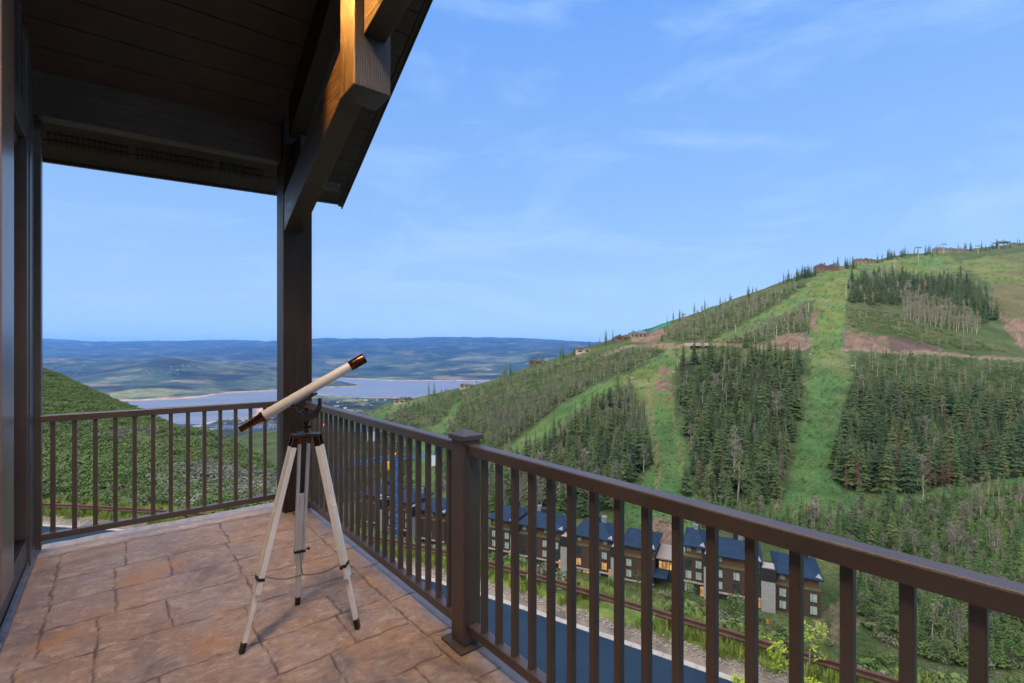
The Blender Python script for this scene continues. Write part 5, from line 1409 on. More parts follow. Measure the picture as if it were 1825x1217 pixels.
def conifer_mb(seed, H=16.0, R=2.5, levels=20, nb=8, low=0.07, ragged=0.3):
    r = random.Random(seed); cr = MB(); tk = MB()
    tk.tube([(0, 0, -0.8), (0, 0, H * 0.5), (0.0, 0, H * 0.99)], [0.24, 0.13, 0.015], 6)
    for i in range(levels):
        f = low + (0.985 - low) * (i / (levels - 1)) ** 0.92
        h = f * H
        rad_ = R * (1 - f) ** 0.74 * (0.82 + 0.36 * r.random()) + 0.10
        if f < low + 0.10: rad_ *= 0.55 + 4.5 * (f - low)
        k = max(4, int(nb * (1 - 0.45 * f)))
        a0 = r.uniform(0, 6.28)
        for j in range(k):
            if r.random() < 0.08: continue
            a = a0 + 6.283 * j / k + r.uniform(-ragged, ragged)
            q = rad_ * r.uniform(0.62, 1.12)
            dx, dy = math.cos(a), math.sin(a); sx, sy = -dy, dx
            hh = h + r.uniform(-0.02, 0.02) * H
            dr = q * r.uniform(0.22, 0.5); w = 0.24 * q + 0.10
            def p(t, s, dz=0.0): return (dx * q * t + sx * s, dy * q * t + sy * s, hh - dr * t ** 1.3 + 0.10 * q * max(0, t - 0.7) + dz)
            vs = [p(0, 0), p(0.38, w * 0.95, -0.14 * q), p(0.42, 0, 0.05), p(0.38, -w * 0.95, -0.14 * q), p(0.74, w * 0.62, -0.10 * q), p(0.76, 0, 0.03), p(0.74, -w * 0.62, -0.10 * q), p(1.0, 0, 0),
                  p(0.56, w * 1.15, -0.2 * q), p(0.56, -w * 1.15, -0.2 * q)]
            cr.add(vs, [(0, 1, 2), (0, 2, 3), (2, 8, 5), (2, 5, 9), (2, 1, 8), (2, 9, 3), (5, 4, 7), (5, 7, 6)])
    return tk, cr
def leafball(mb, r, c, rad_, n, size, flat=1.0, mat=0, top=True):
    for k in range(n):
        while True:
            d = Vector((r.uniform(-1, 1), r.uniform(-1, 1), r.uniform(-1 if top is False else -0.6, 1)))
            if 0.25 < d.length < 1: break
        p = Vector(c) + Vector((d.x * rad_, d.y * rad_, d.z * rad_ * flat))
        nrm = (d + Vector((r.uniform(-.7, .7), r.uniform(-.7, .7), r.uniform(-.3, .9)))).normalized()
        a = nrm.orthogonal().normalized(); b = nrm.cross(a); t = r.uniform(0, 6.28)
        u = a * math.cos(t) + b * math.sin(t); v = nrm.cross(u); s = size * r.uniform(0.6, 1.3)
        mb.add([p - u * s * 0.5, p - v * s * 0.33 + u * s * 0.05, p + u * s * 0.55, p + v * s * 0.33], [(0, 1, 2, 3)], mat)
def aspen_mb(seed, H=11.0, bare=False):
    r = random.Random(seed); tk = MB(); cr = MB()
    pts = [Vector((0, 0, -0.6))]; x = y = 0
    for k in range(6):
        x += r.uniform(-.16, .16); y += r.uniform(-.16, .16); pts.append(Vector((x, y, H * (k + 1) / 6 * 0.95)))
    tk.tube(pts, [0.14, 0.128, 0.11, 0.09, 0.07, 0.045, 0.018], 6)
    ends = []
    for k in range(13 if bare else 9):
        f = r.uniform(0.38, 0.95); i = min(5, int(f * 6)); b = pts[i].lerp(pts[i + 1], f * 6 - i)
        a = r.uniform(0, 6.28); l = H * r.uniform(0.10, 0.20) * (1.25 - f * 0.6)
        e = b + Vector((math.cos(a) * l * 0.6, math.sin(a) * l * 0.6, l * 0.9))
        tk.tube([b, b.lerp(e, 0.5) + Vector((0, 0, -0.08)), e], [0.05, 0.035, 0.015], 4); ends.append(e); ends.append(b.lerp(e, 0.6))
    for e in ends:
        if bare:
            for q in range(13):
                d = Vector((r.uniform(-1, 1), r.uniform(-1, 1), r.uniform(0.2, 1.4))).normalized() * r.uniform(0.5, 1.25); s = d.cross(Vector((r.uniform(-1, 1), r.uniform(-1, 1), 0.1))).normalized() * 0.08
                b = e + Vector((r.uniform(-.6, .6), r.uniform(-.6, .6), r.uniform(-.5, .4)))
                cr.add([b - s, b + s, b + d + s * 0.3, b + d - s * 0.3], [(0, 1, 2, 3)])
        else: leafball(cr, r, e + Vector((0, 0, 0.2)), H * 0.10, 15, 0.36, 1.2)
    return tk, cr
def broad_mb(seed, H=7.0, n=260, leaf=0.42):
    r = random.Random(seed); tk = MB(); cr = MB()
    tk.tube([(0, 0, -0.5), (r.uniform(-.2, .2), r.uniform(-.2, .2), H * 0.4), (r.uniform(-.4, .4), r.uniform(-.4, .4), H * 0.8)], [0.13, 0.09, 0.03], 6)
    k = 7
    for j in range(k):
        a = r.uniform(0, 6.28); q = H * r.uniform(0.05, 0.24); z = H * r.uniform(0.34, 0.86)
        e = Vector((math.cos(a) * q, math.sin(a) * q, z)); tk.tube([(0, 0, z * 0.5), e], [0.06, 0.02], 4)
        leafball(cr, r, e, H * r.uniform(0.13, 0.21), n // k, leaf, 0.95, top=False)
    return tk, cr
def shrub_mb(seed, H=1.8, n=110, leaf=0.30):
    r = random.Random(seed); cr = MB(); tk = MB()
    for j in range(5):
        a = r.uniform(0, 6.28); q = H * r.uniform(0.0, 0.5)
        c = (math.cos(a) * q, math.sin(a) * q, H * r.uniform(0.32, 0.6)); leafball(cr, r, c, H * r.uniform(0.28, 0.44), n // 5, leaf, 0.8)
        tk.tube([(0, 0, -0.2), c], [0.04, 0.015], 4)
    return tk, cr
def joined(name, tk, cr, mt, mc):
    mb = MB(); mb.add(tk.v, tk.f, 0); mb.add(cr.v, cr.f, 1)
    return new_mesh(name, mb.v, mb.f, [mt, mc], mb.m)
KIND = {}
def make_kind(key, name, cat, builder, mt, mc, H, n):
    P = []
    for k in range(n):
        tk, cr = builder(k)
        P.append((new_mesh('trunk', tk.v, tk.f, [mt]), new_mesh('crown', cr.v, cr.f, [mc]), joined(name, tk, cr, mt, mc)))
    KIND[key] = dict(name=name, cat=cat, H=H, protos=P)
make_kind('spruce', 'conifer_tree', 'conifer', lambda k: conifer_mb(100 + k, 16, 2.9 + 0.6 * (k % 3), 20 + k % 3, 9, 0.06, 0.35), M_BARK, M_SPRUCE, 16.0, 6)
make_kind('brown', 'dying_conifer_tree', 'conifer', lambda k: conifer_mb(140 + k, 15, 1.35, 18, 6, 0.12, 0.5), M_BARK, M_SPRUCEB, 15.0, 3)
make_kind('slim', 'conifer_tree', 'conifer', lambda k: conifer_mb(170 + k, 14, 2.1 + 0.3 * (k % 2), 17, 8), M_BARK, M_YOUNG, 14.0, 3)
make_kind('aspen', 'aspen_tree', 'aspen', lambda k: aspen_mb(200 + k), M_ABARK, M_ALEAF, 11.0, 5)
make_kind('bare', 'bare_aspen_tree', 'aspen', lambda k: aspen_mb(230 + k, bare=True), M_ABARK, M_TWIG, 11.0, 5)
make_kind('broad', 'broadleaf_tree', 'tree', lambda k: broad_mb(260 + k), M_BARK, M_LEAF, 7.0, 5)
make_kind('shrub', 'shrub', 'shrub', lambda k: shrub_mb(300 + k), M_BARK, M_SHRUB, 1.8, 5)
make_kind('sage', 'sage_shrub', 'shrub', lambda k: shrub_mb(330 + k, 1.4, 130, 0.2), M_BARK, M_SAGE, 1.4, 4)
make_kind('bushfine', 'shrub', 'shrub', lambda k: shrub_mb(360 + k, 1.8, 300, 0.19), M_BARK, M_SHRUB, 1.8, 3)

R_ = random.Random(77)
SPOTS = []           # (kind, point, height, pixel height, stand)
NOTREES = [RUN_MAIN, RUN_LEFT, RUN_LOW, RUN_NOSE, RUN_HOUSE] + DIRT + [DARKDIRT]
def blocked(x, y):
    X, Y = np.array([x]), np.array([y])
    return any(inside(p, X, Y)[0] for p in NOTREES)
HOTEL = [((-7.7, 149), 51), ((44.5, 125), 30), ((-53.5, 169), 36), ((36, 131), 10)]
def in_lodge(p):
    for (ox, oy), ln in HOTEL:
        dx, dy = p.x - ox, p.y - oy; a = dx * 0.908 - dy * 0.42; b = dx * 0.42 + dy * 0.908
        if -1.5 < a < ln + 2 and -4 < b < 16: return True
    return False
def stand(key, poly, mix, n, h0, h1, gap=0.22, tmin=60, allow=False):
    xs = [p[0] for p in poly]; ys = [p[1] for p in poly]
    got = []; tries = 0
    while len(got) < n and tries < n * 25:
        tries += 1
        x, y = R_.uniform(min(xs), max(xs)), R_.uniform(min(ys), max(ys))
        if not inside(poly, np.array([x]), np.array([y]))[0]: continue
        if not allow and blocked(x + R_.gauss(0, 6), y + R_.gauss(0, 3)): continue
        p = on_land(x, y, tmin=tmin)
        if p is None or in_lodge(p): continue
        h = R_.uniform(h0, h1); hp = h * FPX / p.y
        if R_.random() > min(1.0, (p.y / 260.0) ** 0.6 + 0.25): continue
        if any(abs(x - gx) < gap * hp and abs(y - gy) < gap * hp * 0.7 for gx, gy in got[-400:]): continue
        got.append((x, y))
        u = R_.random(); acc = 0
        for k, w in mix:
            acc += w
            if u <= acc: break
        sc = 1.0 if k in ('spruce', 'brown') else (0.8 if k in ('aspen', 'bare', 'slim') else (0.5 if k == 'broad' else 0.16))
        SPOTS.append((k, p, h * sc, hp * sc, key, (x, y)))
S1 = [(1205, 640), (1300, 632), (1440, 636), (1432, 720), (1415, 800), (1395, 868), (1368, 915), (1262, 905), (1235, 860), (1230, 800), (1214, 750), (1203, 700)]
S2A = [(1125, 684), (1146, 745), (1130, 770), (1030, 775), (985, 790), (1030, 740)]
S2B = [(1030, 770), (1150, 765), (1158, 830), (1142, 862), (1060, 872), (900, 850), (940, 812)]
S3A = [(1518, 640), (1600, 632), (1700, 645), (1860, 660), (1860, 745), (1700, 735), (1600, 725), (1520, 715)]
S3B = [(1522, 700), (1700, 722), (1860, 735), (1860, 850), (1680, 872), (1545, 884), (1505, 872), (1482, 846), (1502, 765)]
S4 = [(1508, 500), (1560, 488), (1640, 494), (1725, 500), (1765, 530), (1785, 572), (1740, 580), (1640, 545), (1560, 545), (1510, 540)]
S4A = [(1605, 535), (1680, 545), (1745, 580), (1752, 600), (1690, 590), (1612, 572)]
S4B = [(1512, 548), (1600, 560), (1700, 596), (1795, 628), (1690, 622), (1600, 600), (1512, 585)]
S5 = [(640, 742), (735, 722), (850, 692), (1000, 650), (1090, 628), (1185, 624), (1140, 655), (1075, 678), (998, 722), (920, 780), (870, 820), (800, 860), (700, 800)]
S5L = [(860, 760), (1000, 700), (1100, 660), (1140, 655), (1075, 678), (998, 722), (922, 780), (870, 812)]
S6 = [(1180, 596), (1260, 560), (1400, 515), (1440, 508), (1420, 520), (1330, 575), (1262, 606), (1200, 607)]
S7 = [(1290, 612), (1345, 592), (1402, 564), (1440, 545), (1440, 590), (1380, 600), (1350, 612)]
S8A = [(1500, 925), (1560, 912), (1690, 890), (1860, 870), (1860, 1000), (1700, 1010), (1560, 985), (1500, 965)]
S8B = [(1505, 985), (1600, 990), (1860, 1000), (1860, 1190), (1700, 1190), (1560, 1140), (1515, 1080)]
S9 = [(862, 850), (1000, 850), (1100, 880), (1100, 925), (1000, 925), (868, 912)]
S9B = [(1245, 915), (1370, 922), (1500, 930), (1500, 985), (1440, 975), (1300, 950), (1215, 935)]
S10 = [(560, 770), (735, 770), (735, 880), (640, 890), (560, 900)]
S10B = [(775, 800), (860, 815), (860, 905), (780, 900)]
stand('wood between the two runs', S1, (('spruce', .66), ('brown', .07), ('aspen', .10), ('bare', .06), ('broad', .11)), 330, 8, 20, 0.17)
stand('upper end of the wood inside the fork of the left run', S2A, (('aspen', .4), ('bare', .4), ('spruce', .2)), 70, 9, 13, 0.2)
stand('wood inside the fork of the left run', S2B, (('spruce', .80), ('brown', .12), ('bare', .08)), 120, 8.5, 20, 0.17)
stand('upper half of the wood right of the main run', S3A, (('broad', .55), ('aspen', .25), ('slim', .20)), 330, 9, 13, 0.16)
stand('lower half of the wood right of the main run', S3B, (('spruce', .74), ('brown', .12), ('aspen', .06), ('bare', .04), ('broad', .04)), 400, 8.5, 21, 0.15)
stand('upper stand near the summit', S4, (('spruce', .50), ('slim', .40), ('bare', .10)), 300, 11, 16, 0.2)
stand('pale aspen belt below the upper stand', S4A, (('bare', .7), ('aspen', .3)), 120, 12, 16, 0.16)
stand('scrub under the upper stand', S4B, (('broad', .8), ('bare', .2)), 90, 5, 10, 0.2)
stand('scrubby shoulder left of the left run', S5, (('broad', .56), ('bare', .24), ('aspen', .15), ('slim', .05)), 680, 8, 12, 0.2)
stand('pale aspens along the upper edge of the left run', S5L, (('bare', .45), ('aspen', .45), ('broad', .10)), 190, 9, 13, 0.18)
stand('aspen slope above the bridge', S6, (('bare', .34), ('aspen', .24), ('broad', .34), ('slim', .08)), 260, 9, 14, 0.2)
stand('aspens between the narrow run and the main run', S7, (('bare', .55), ('aspen', .25), ('broad', .2)), 90, 9, 13, 0.2)
stand('valley wood below the low trail', S8A, (('slim', .36), ('spruce', .10), ('bare', .12), ('aspen', .12), ('broad', .30)), 330, 6, 14, 0.17)
stand('valley floor wood near the guardrail', S8B, (('slim', .36), ('spruce', .10), ('bare', .08), ('aspen', .12), ('broad', .34)), 330, 5.5, 13, 0.16)
stand('pale trees right behind the left brown lodge', S9, (('bare', .45), ('aspen', .2), ('spruce', .35)), 90, 12, 18, 0.15)
stand('young conifers behind the nearest lodge', S9B, (('slim', .7), ('bare', .15), ('aspen', .15)), 120, 8, 13, 0.18)
stand('dark slope behind the crane', S10, (('spruce', .5), ('broad', .3), ('bare', .2)), 130, 10, 16, 0.2)
stand('trees behind the railing post', S10B, (('spruce', .5), ('bare', .3), ('broad', .2)), 50, 10, 16, 0.2)
# trees against the sky along the ridge
for x, n in ((1060, 5), (1085, 5), (1200, 5), (1250, 3), (1290, 3), (1340, 5), (1405, 10), (1430, 16), (1448, 18), (1500, 8), (1520, 10), (1575, 8), (1598, 10), (1620, 8), (1655, 6), (1718, 5), (1765, 8), (1775, 5), (1808, 4), (960, 8), (905, 7), (1010, 6), (780, 6)):
    for k in range(n):
        px = x + R_.uniform(-16, 16); j = int((px - COLS[0]) / 4.0)
        py = PYG[np.searchsorted(LT, math.log(120)):, j].min() + R_.uniform(1.5, 7)
        p = on_land(px, py, tmin=120)
        if p is None: continue
        h = R_.uniform(9, 19); kk = 'slim' if x > 1100 or k % 3 else 'broad'
        if kk == 'broad': h = 5
        SPOTS.append((kk, p, h * 0.85, h * 0.85 * FPX / p.y, 'tree line on the ridge', (px, py)))
for px, py, h in ((1712, 492, 15), (1500, 860, 19), (1516, 870, 20), (1490, 836, 17), (1264, 690, 17), (960, 805, 9), (936, 806, 8), (1536, 872, 18), (1222, 880, 12), (1180, 608, 8), (1330, 620, 15), (1238, 632, 9)):
    p = on_land(px, py, tmin=80)
    if p: SPOTS.append(('spruce', p, h, h * FPX / p.y, 'lone', (px, py)))
LONE = {1712: 'lone broad dark conifer on the meadow above the upper stand', 1500: 'tall spruce at the left corner of the lower wood, standing on the run edge', 1516: 'tallest spruce in front of the lower wood right of the main run'}
# shrubs beyond the guard rail and on the lodge grounds
for poly, mix, n, h0, h1 in (([(1300, 1085), (1400, 1108), (1480, 1110), (1480, 1160), (1380, 1140), (1300, 1112)], (('sage', .4), ('bushfine', .4), ('broad', .2)), 60, 9, 17),
                      ([(1480, 1150), (1600, 1180), (1760, 1210), (1760, 1240), (1600, 1215), (1490, 1180)], (('sage', .5), ('bushfine', .5)), 40, 10, 17),
                      ([(870, 998), (1000, 1025), (1200, 1070), (1200, 1055), (1000, 1010), (880, 985)], (('shrub', .5), ('sage', .3), ('broad', .2)), 80, 9, 18),
                      ([(1200, 1060), (1300, 1075), (1460, 1112), (1460, 1135), (1330, 1100), (1200, 1080)], (('bushfine', .4), ('shrub', .2), ('sage', .2), ('broad', .2)), 110, 8, 20)):
    stand('bank beyond the guardrail', poly, mix, n, h0, h1, 0.3, tmin=13, allow=True)
# bushes standing just beyond the guard rail
GD = np.concatenate([[0], np.cumsum(np.linalg.norm(np.diff(GC, axis=0), axis=1))])
n_ = 0
while n_ < 95:
    s_ = R_.uniform(62, 108); o_ = -R_.uniform(0.9, 4.5)
    x_ = float(np.interp(s_, GD, GC[:, 0]) + np.interp(s_, GD, GN[:, 0]) * o_); y_ = float(np.interp(s_, GD, GC[:, 1]) + np.interp(s_, GD, GN[:, 1]) * o_)
    if y_ < 7: n_ += 1; continue
    px_ = CX + x_ / y_ * FPX
    if px_ < 1180 and R_.random() < 0.8: continue
    n_ += 1
    p_ = Vector((x_, y_, ground_z(x_, y_) - 0.05)); k_ = R_.choice(['sage', 'bushfine', 'sage', 'bushfine', 'shrub']); h_ = R_.uniform(0.7, 1.5)
    SPOTS.append((k_, p_, h_, h_ * FPX / y_, 'bank beyond the guardrail', (px_, HY - (p_.z - EYE) / y_ * FPX)))
LAB = {'spruce': ('dark green spruce', 'spruces'), 'slim': ('slender green conifer', 'slender conifers'), 'brown': ('brown dying conifer', 'dying conifers'), 'aspen': ('pale trunked aspen in thin leaf', 'leafing aspens'),
       'bare': ('bare grey aspen', 'bare aspens'), 'broad': ('round green broadleaf tree', 'broadleaf trees'), 'shrub': ('green shrub', 'green shrubs'), 'sage': ('silvery sage bush', 'sage bushes'), 'bushfine': ('leafy green bush', 'leafy bushes')}
POOL = {'conifer_tree': 300, 'dying_conifer_tree': 90, 'aspen_tree': 170, 'bare_aspen_tree': 240, 'broadleaf_tree': 200, 'shrub': 120, 'sage_shrub': 80}
SPOTS.sort(key=lambda s: -s[3])
REST = {}
used = {}
bounds = {}
for s in SPOTS:
    b = bounds.setdefault((s[0], s[4]), [1e9, -1e9]); b[0] = min(b[0], s[5][0]); b[1] = max(b[1], s[5][0])
for kind, p, h, hp, key, (px, py) in SPOTS:
    K = KIND[kind]; nm = K['name']
    i = R_.randrange(len(K['protos'])); sc = h / K['H']; rz = R_.uniform(0, 6.28); wid = sc * R_.uniform(0.75, 1.35)
    if used.get(nm, 0) >= POOL[nm]:
        REST.setdefault(kind, []).append((p, rz, wid, sc, i)); continue
    used[nm] = used.get(nm, 0) + 1
    tk, cr, jn = K['protos'][i]
    big = hp > 24
    o = bpy.data.objects.new(nm, None if big else jn)
    COL.objects.link(o)
    o.location = p; o.rotation_euler = (0, 0, rz); o.scale = (wid, wid, sc)
    if big:
        for cn, me in (('trunk', tk), ('crown', cr)):
            c = bpy.data.objects.new(cn, me); COL.objects.link(c); c.parent = o
    one, many = LAB[kind]
    if key == 'lone':
        tag(o, LONE.get(px, 'single spruce standing apart at the edge of the grass'), K['cat'], None if px in LONE else 'lone spruces at the edges of the runs')
        continue
    b = bounds[(kind, key)]; third = (px - b[0]) / max(1, b[1] - b[0])
    side = 'left part' if third < 0.34 else ('middle' if third < 0.67 else 'right part')
    lb = f'{one} in the {side} of the {key}' if not key.startswith(('pale trees', 'young', 'trees', 'pale aspens', 'aspens', 'bank', 'tree line')) else f'{one} at the {side} of the {key}'
    w = lb.split()
    if len(w) > 16: lb = ' '.join(w[:16])
    tag(o, lb, K['cat'], f'{many} at the {side} of the {key}')

def scatter(name, protos, pts):
    """what is too many to count: one object that sets copies of a few plants on points"""
    coll = bpy.data.collections.new(name + '_sources')
    for k, me in enumerate(protos):
        coll.objects.link(bpy.data.objects.new(f'{name}_source_{k:02d}', me))
    me = bpy.data.meshes.new(name); me.from_pydata([tuple(p[0]) for p in pts], [], [])
    for nm, typ, fn in (('turn', 'FLOAT', lambda p: [p[1]]), ('size', 'FLOAT_VECTOR', lambda p: [p[2], p[2], p[3]]), ('pick', 'INT', lambda p: [p[4]])):
        a = me.attributes.new(nm, typ, 'POINT')
        a.data.foreach_set('vector' if typ == 'FLOAT_VECTOR' else 'value', [x for p in pts for x in fn(p)])
    o = bpy.data.objects.new(name, me); COL.objects.link(o)
    ng = bpy.data.node_groups.new(name, 'GeometryNodeTree')
    ng.interface.new_socket('Geometry', in_out='INPUT', socket_type='NodeSocketGeometry')
    ng.interface.new_socket('Geometry', in_out='OUTPUT', socket_type='NodeSocketGeometry')
    N, L = ng.nodes, ng.links
    gi, go = N.new('NodeGroupInput'), N.new('NodeGroupOutput')
    ci = N.new('GeometryNodeCollectionInfo'); ci.inputs['Collection'].default_value = coll
    ci.inputs['Separate Children'].default_value = True; ci.inputs['Reset Children'].default_value = True
    ip = N.new('GeometryNodeInstanceOnPoints'); ip.inputs['Pick Instance'].default_value = True
    def attr(nm, typ):
        a = N.new('GeometryNodeInputNamedAttribute'); a.data_type = typ; a.inputs['Name'].default_value = nm; return a.outputs['Attribute']
    cx = N.new('ShaderNodeCombineXYZ'); L.new(attr('turn', 'FLOAT'), cx.inputs['Z'])
    L.new(gi.outputs[0], ip.inputs['Points']); L.new(ci.outputs[0], ip.inputs['Instance'])
    L.new(attr('pick', 'INT'), ip.inputs['Instance Index']); L.new(cx.outputs[0], ip.inputs['Rotation']); L.new(attr('size', 'FLOAT_VECTOR'), ip.inputs['Scale'])
    L.new(ip.outputs[0], go.inputs[0])
    md = o.modifiers.new('scatter', 'NODES'); md.node_group = ng
    return tag(o, kind='stuff')
for kind, pts in REST.items():
    scatter('far_' + KIND[kind]['name'] + '_wood', [q[2] for q in KIND[kind]['protos']], pts)

# undergrowth between the trees and the scrub of the left slope
def cover(name, polys, n, kinds, s0, s1, tmin, tmax=600, runs=True):
    protos = [q[2] for k in kinds for q in KIND[k]['protos']]
    A = []
    rs = np.random.RandomState(len(name))
    for poly, share in polys:
        xs = [p[0] for p in poly]; ys = [p[1] for p in poly]; m_ = int(n * share); got = 0; tries = 0
        while got < m_ and tries < m_ * 12:
            tries += 1
            x, y = rs.uniform(min(xs), max(xs)), rs.uniform(min(ys), max(ys))
            if not inside(poly, np.array([x]), np.array([y]))[0]: continue
            if runs and blocked(x, y): continue
            p = on_land(x, y, tmin=tmin)
            if p is None or p.y > tmax or in_lodge(p): continue
            if rs.rand() > min(1, (p.y / 150.0) ** 1.2 + 0.12): continue
            got += 1; s = rs.uniform(s0, s1)
            A.append((p - Vector((0, 0, 0.1)), rs.uniform(0, 6.28), s * rs.uniform(.9, 1.3), s, int(rs.randint(len(protos)))))
    return scatter(name, protos, A)
LEFT = [(40, 660), (62, 660), (156, 697), (238, 729), (296, 757), (373, 781), (430, 806), (495, 842), (495, 905), (380, 914), (60, 894), (20, 892)]
def world_cover(name, n, kinds, s0, s1, px0, px1, t0, t1, seed):
    protos = [q[2] for k in kinds for q in KIND[k]['protos']]; rs = np.random.RandomState(seed); A = []
    t = np.sqrt(rs.uniform(t0 * t0, t1 * t1, n)); px = rs.uniform(px0, px1, n)
    z = near_z(px, np.log(t)); x = tan_of(px) * t; o = rail_offset(x, t)
    clump = fbm(x / 9, t / 9, 3, 55)
    patch = fbm(x / 26, t / 26, 3, 56)
    nk = len(protos)
    for i in range(n):
        if o[i] > -2.6: continue
        if clump[i] < 0.40 and rs.rand() < 0.6: continue
        s = rs.uniform(s0, s1) * (0.6 + 0.8 * clump[i])
        k = int(rs.randint(nk))
        if len(kinds) > 1:
            a = len(KIND[kinds[0]]['protos'])
            k = int(rs.randint(a)) if patch[i] < 0.57 + 0.06 * rs.randn() else a + int(rs.randint(nk - a))
        A.append((Vector((x[i], t[i], z[i] + EYE - 0.1)), rs.uniform(0, 6.28), s * rs.uniform(1.0, 1.35), s * rs.uniform(0.8, 1.0), k))
    return scatter(name, protos, A)
world_cover('slope_scrub_vegetation', 17000, ('bushfine', 'sage'), 0.5, 0.95, -30, 560, 33, 215, 3)
world_cover('near_scrub_vegetation', 1500, ('bushfine', 'sage'), 0.5, 0.9, -30, 560, 32, 62, 4)
cover('hillside_undergrowth', [(S1, .04), (S2A, .05), (S2B, .02), (S3A, .12), (S3B, .03), (S4, .02), (S4B, .07), (S5, .24), (S6, .10), (S7, .05), (S8A, .16), (S8B, .22), (S10, .06)], 7600, ('shrub', 'sage'), 0.8, 1.9, 60)
cover('run_edge_vegetation', [(RUN_MAIN, .40), (RUN_LEFT, .30), (UP_RIGHT, .30)], 950, ('shrub', 'sage'), 0.22, 0.75, 60, 800, False)
# bank just beyond the rail
cover('bank_undergrowth', [([(1290, 1085), (1500, 1115), (1830, 1217), (1830, 1300), (1560, 1215), (1300, 1125)], .5), ([(860, 985), (1300, 1065), (1480, 1130), (1300, 1095), (860, 1003)], .5)], 420, ('bushfine', 'sage', 'shrub'), 0.5, 1.1, 13, 90, False)

# verge: grass, stones, saplings
def verge():
    rs = np.random.RandomState(12)
    d = np.concatenate([[0], np.cumsum(np.linalg.norm(np.diff(GC, axis=0), axis=1))])
    def at(s, o):
        return (np.interp(s, d, GC[:, 0]) + np.interp(s, d, GN[:, 0]) * o, np.interp(s, d, GC[:, 1]) + np.interp(s, d, GN[:, 1]) * o)
    tuft = []
    for k in range(4):
        mb = MB(); r = random.Random(500 + k)
        for b in range(16):
            a = r.uniform(0, 6.28); q = r.uniform(0, 0.10); h = r.uniform(0.25, 0.55); l = r.uniform(0.05, 0.22); ba = r.uniform(0, 6.28)
            x, y = math.cos(a) * q, math.sin(a) * q; dx, dy = math.cos(ba) * l, math.sin(ba) * l; w = 0.011
            mb.add([(x - dy / l * w, y + dx / l * w, 0), (x + dy / l * w, y - dx / l * w, 0), (x + dx * 0.4 + dy / l * w * .7, y + dy * 0.4 - dx / l * w * .7, h * 0.6), (x + dx * 0.4 - dy / l * w * .7, y + dy * 0.4 + dx / l * w * .7, h * 0.6), (x + dx, y + dy, h)], [(0, 1, 2, 3), (3, 2, 4)])
        tuft.append(new_mesh('grass_tuft', mb.v, mb.f, [M_GRASS]))
    A = []
    for i in range(9000):
        s = rs.uniform(18, 112); o = rs.choice([rs.uniform(-2.3, 0.6), rs.normal(-0.4, 0.7)])
        if o > 0.7 or o < -2.8: continue
        x, y = at(s, o)
        if fbm(np.array([x / 1.6]), np.array([y / 1.6]), 2, 15)[0] < 0.36: continue
        z = -10.55 + EYE if o > -1.2 else ground_z(x, y) - 0.05
        sc = rs.uniform(0.6, 1.25)
        A.append((Vector((x, y, z)), rs.uniform(0, 6.28), sc, sc, int(rs.randint(4))))
    scatter('verge_grass', tuft, A)
    st = []
    for k in range(4):
        bm = bmesh.new(); bmesh.ops.create_icosphere(bm, subdivisions=1, radius=0.05); r = random.Random(k)
        for v in bm.verts: v.co *= r.uniform(0.7, 1.25); v.co.z *= 0.65
        me = bpy.data.meshes.new('stone'); bm.to_mesh(me); bm.free(); me.materials.append(M_PEBBLE); st.append(me)
    A = []
    for i in range(7000):
        s = rs.uniform(18, 112); o = rs.uniform(0.45, 0.88); x, y = at(s, o); sc = rs.uniform(0.4, 1.3)
        A.append((Vector((x, y, float(np.interp(o, [0, 0.35, 0.9], [-10.5, -10.52, -10.72])) + EYE + 0.005)), rs.uniform(0, 6.28), sc, sc, int(rs.randint(4))))
    for i in range(2500):
        s = rs.uniform(18, 112); o = rs.uniform(9.2, 11.5); x, y = at(s, o); sc = rs.uniform(0.4, 1.3)
        A.append((Vector((x, y, float(np.interp(o, [8.6, 9.6, 14], [-10.86, -10.6, -10.3])) + EYE + 0.005)), rs.uniform(0, 6.28), sc, sc, int(rs.randint(4))))
    scatter('verge_gravel', st, A)
M_PEBBLE = foliage('pale_gravel_stone', (0.17, 0.15, 0.14), (0.28, 0.255, 0.24), (0.20, 0.17, 0.155), 0.5)
verge()
for px, py, s, lab in ((938, 1042, 0.7, 'silvery sage clump on the verge grass above the kerb, seen between balusters'), (1400, 1172, 0.75, 'leafy clump on the verge gravel beside the yellow saplings')):
    t = 10.6 * FPX / (py - HY); p = PX(px, py, t)
    K = KIND['sage' if px < 1000 else 'bushfine']; o = bpy.data.objects.new('verge_shrub', K['protos'][0][2]); COL.objects.link(o); o.location = p; o.scale = (s, s, s); tag(o, lab, 'shrub')
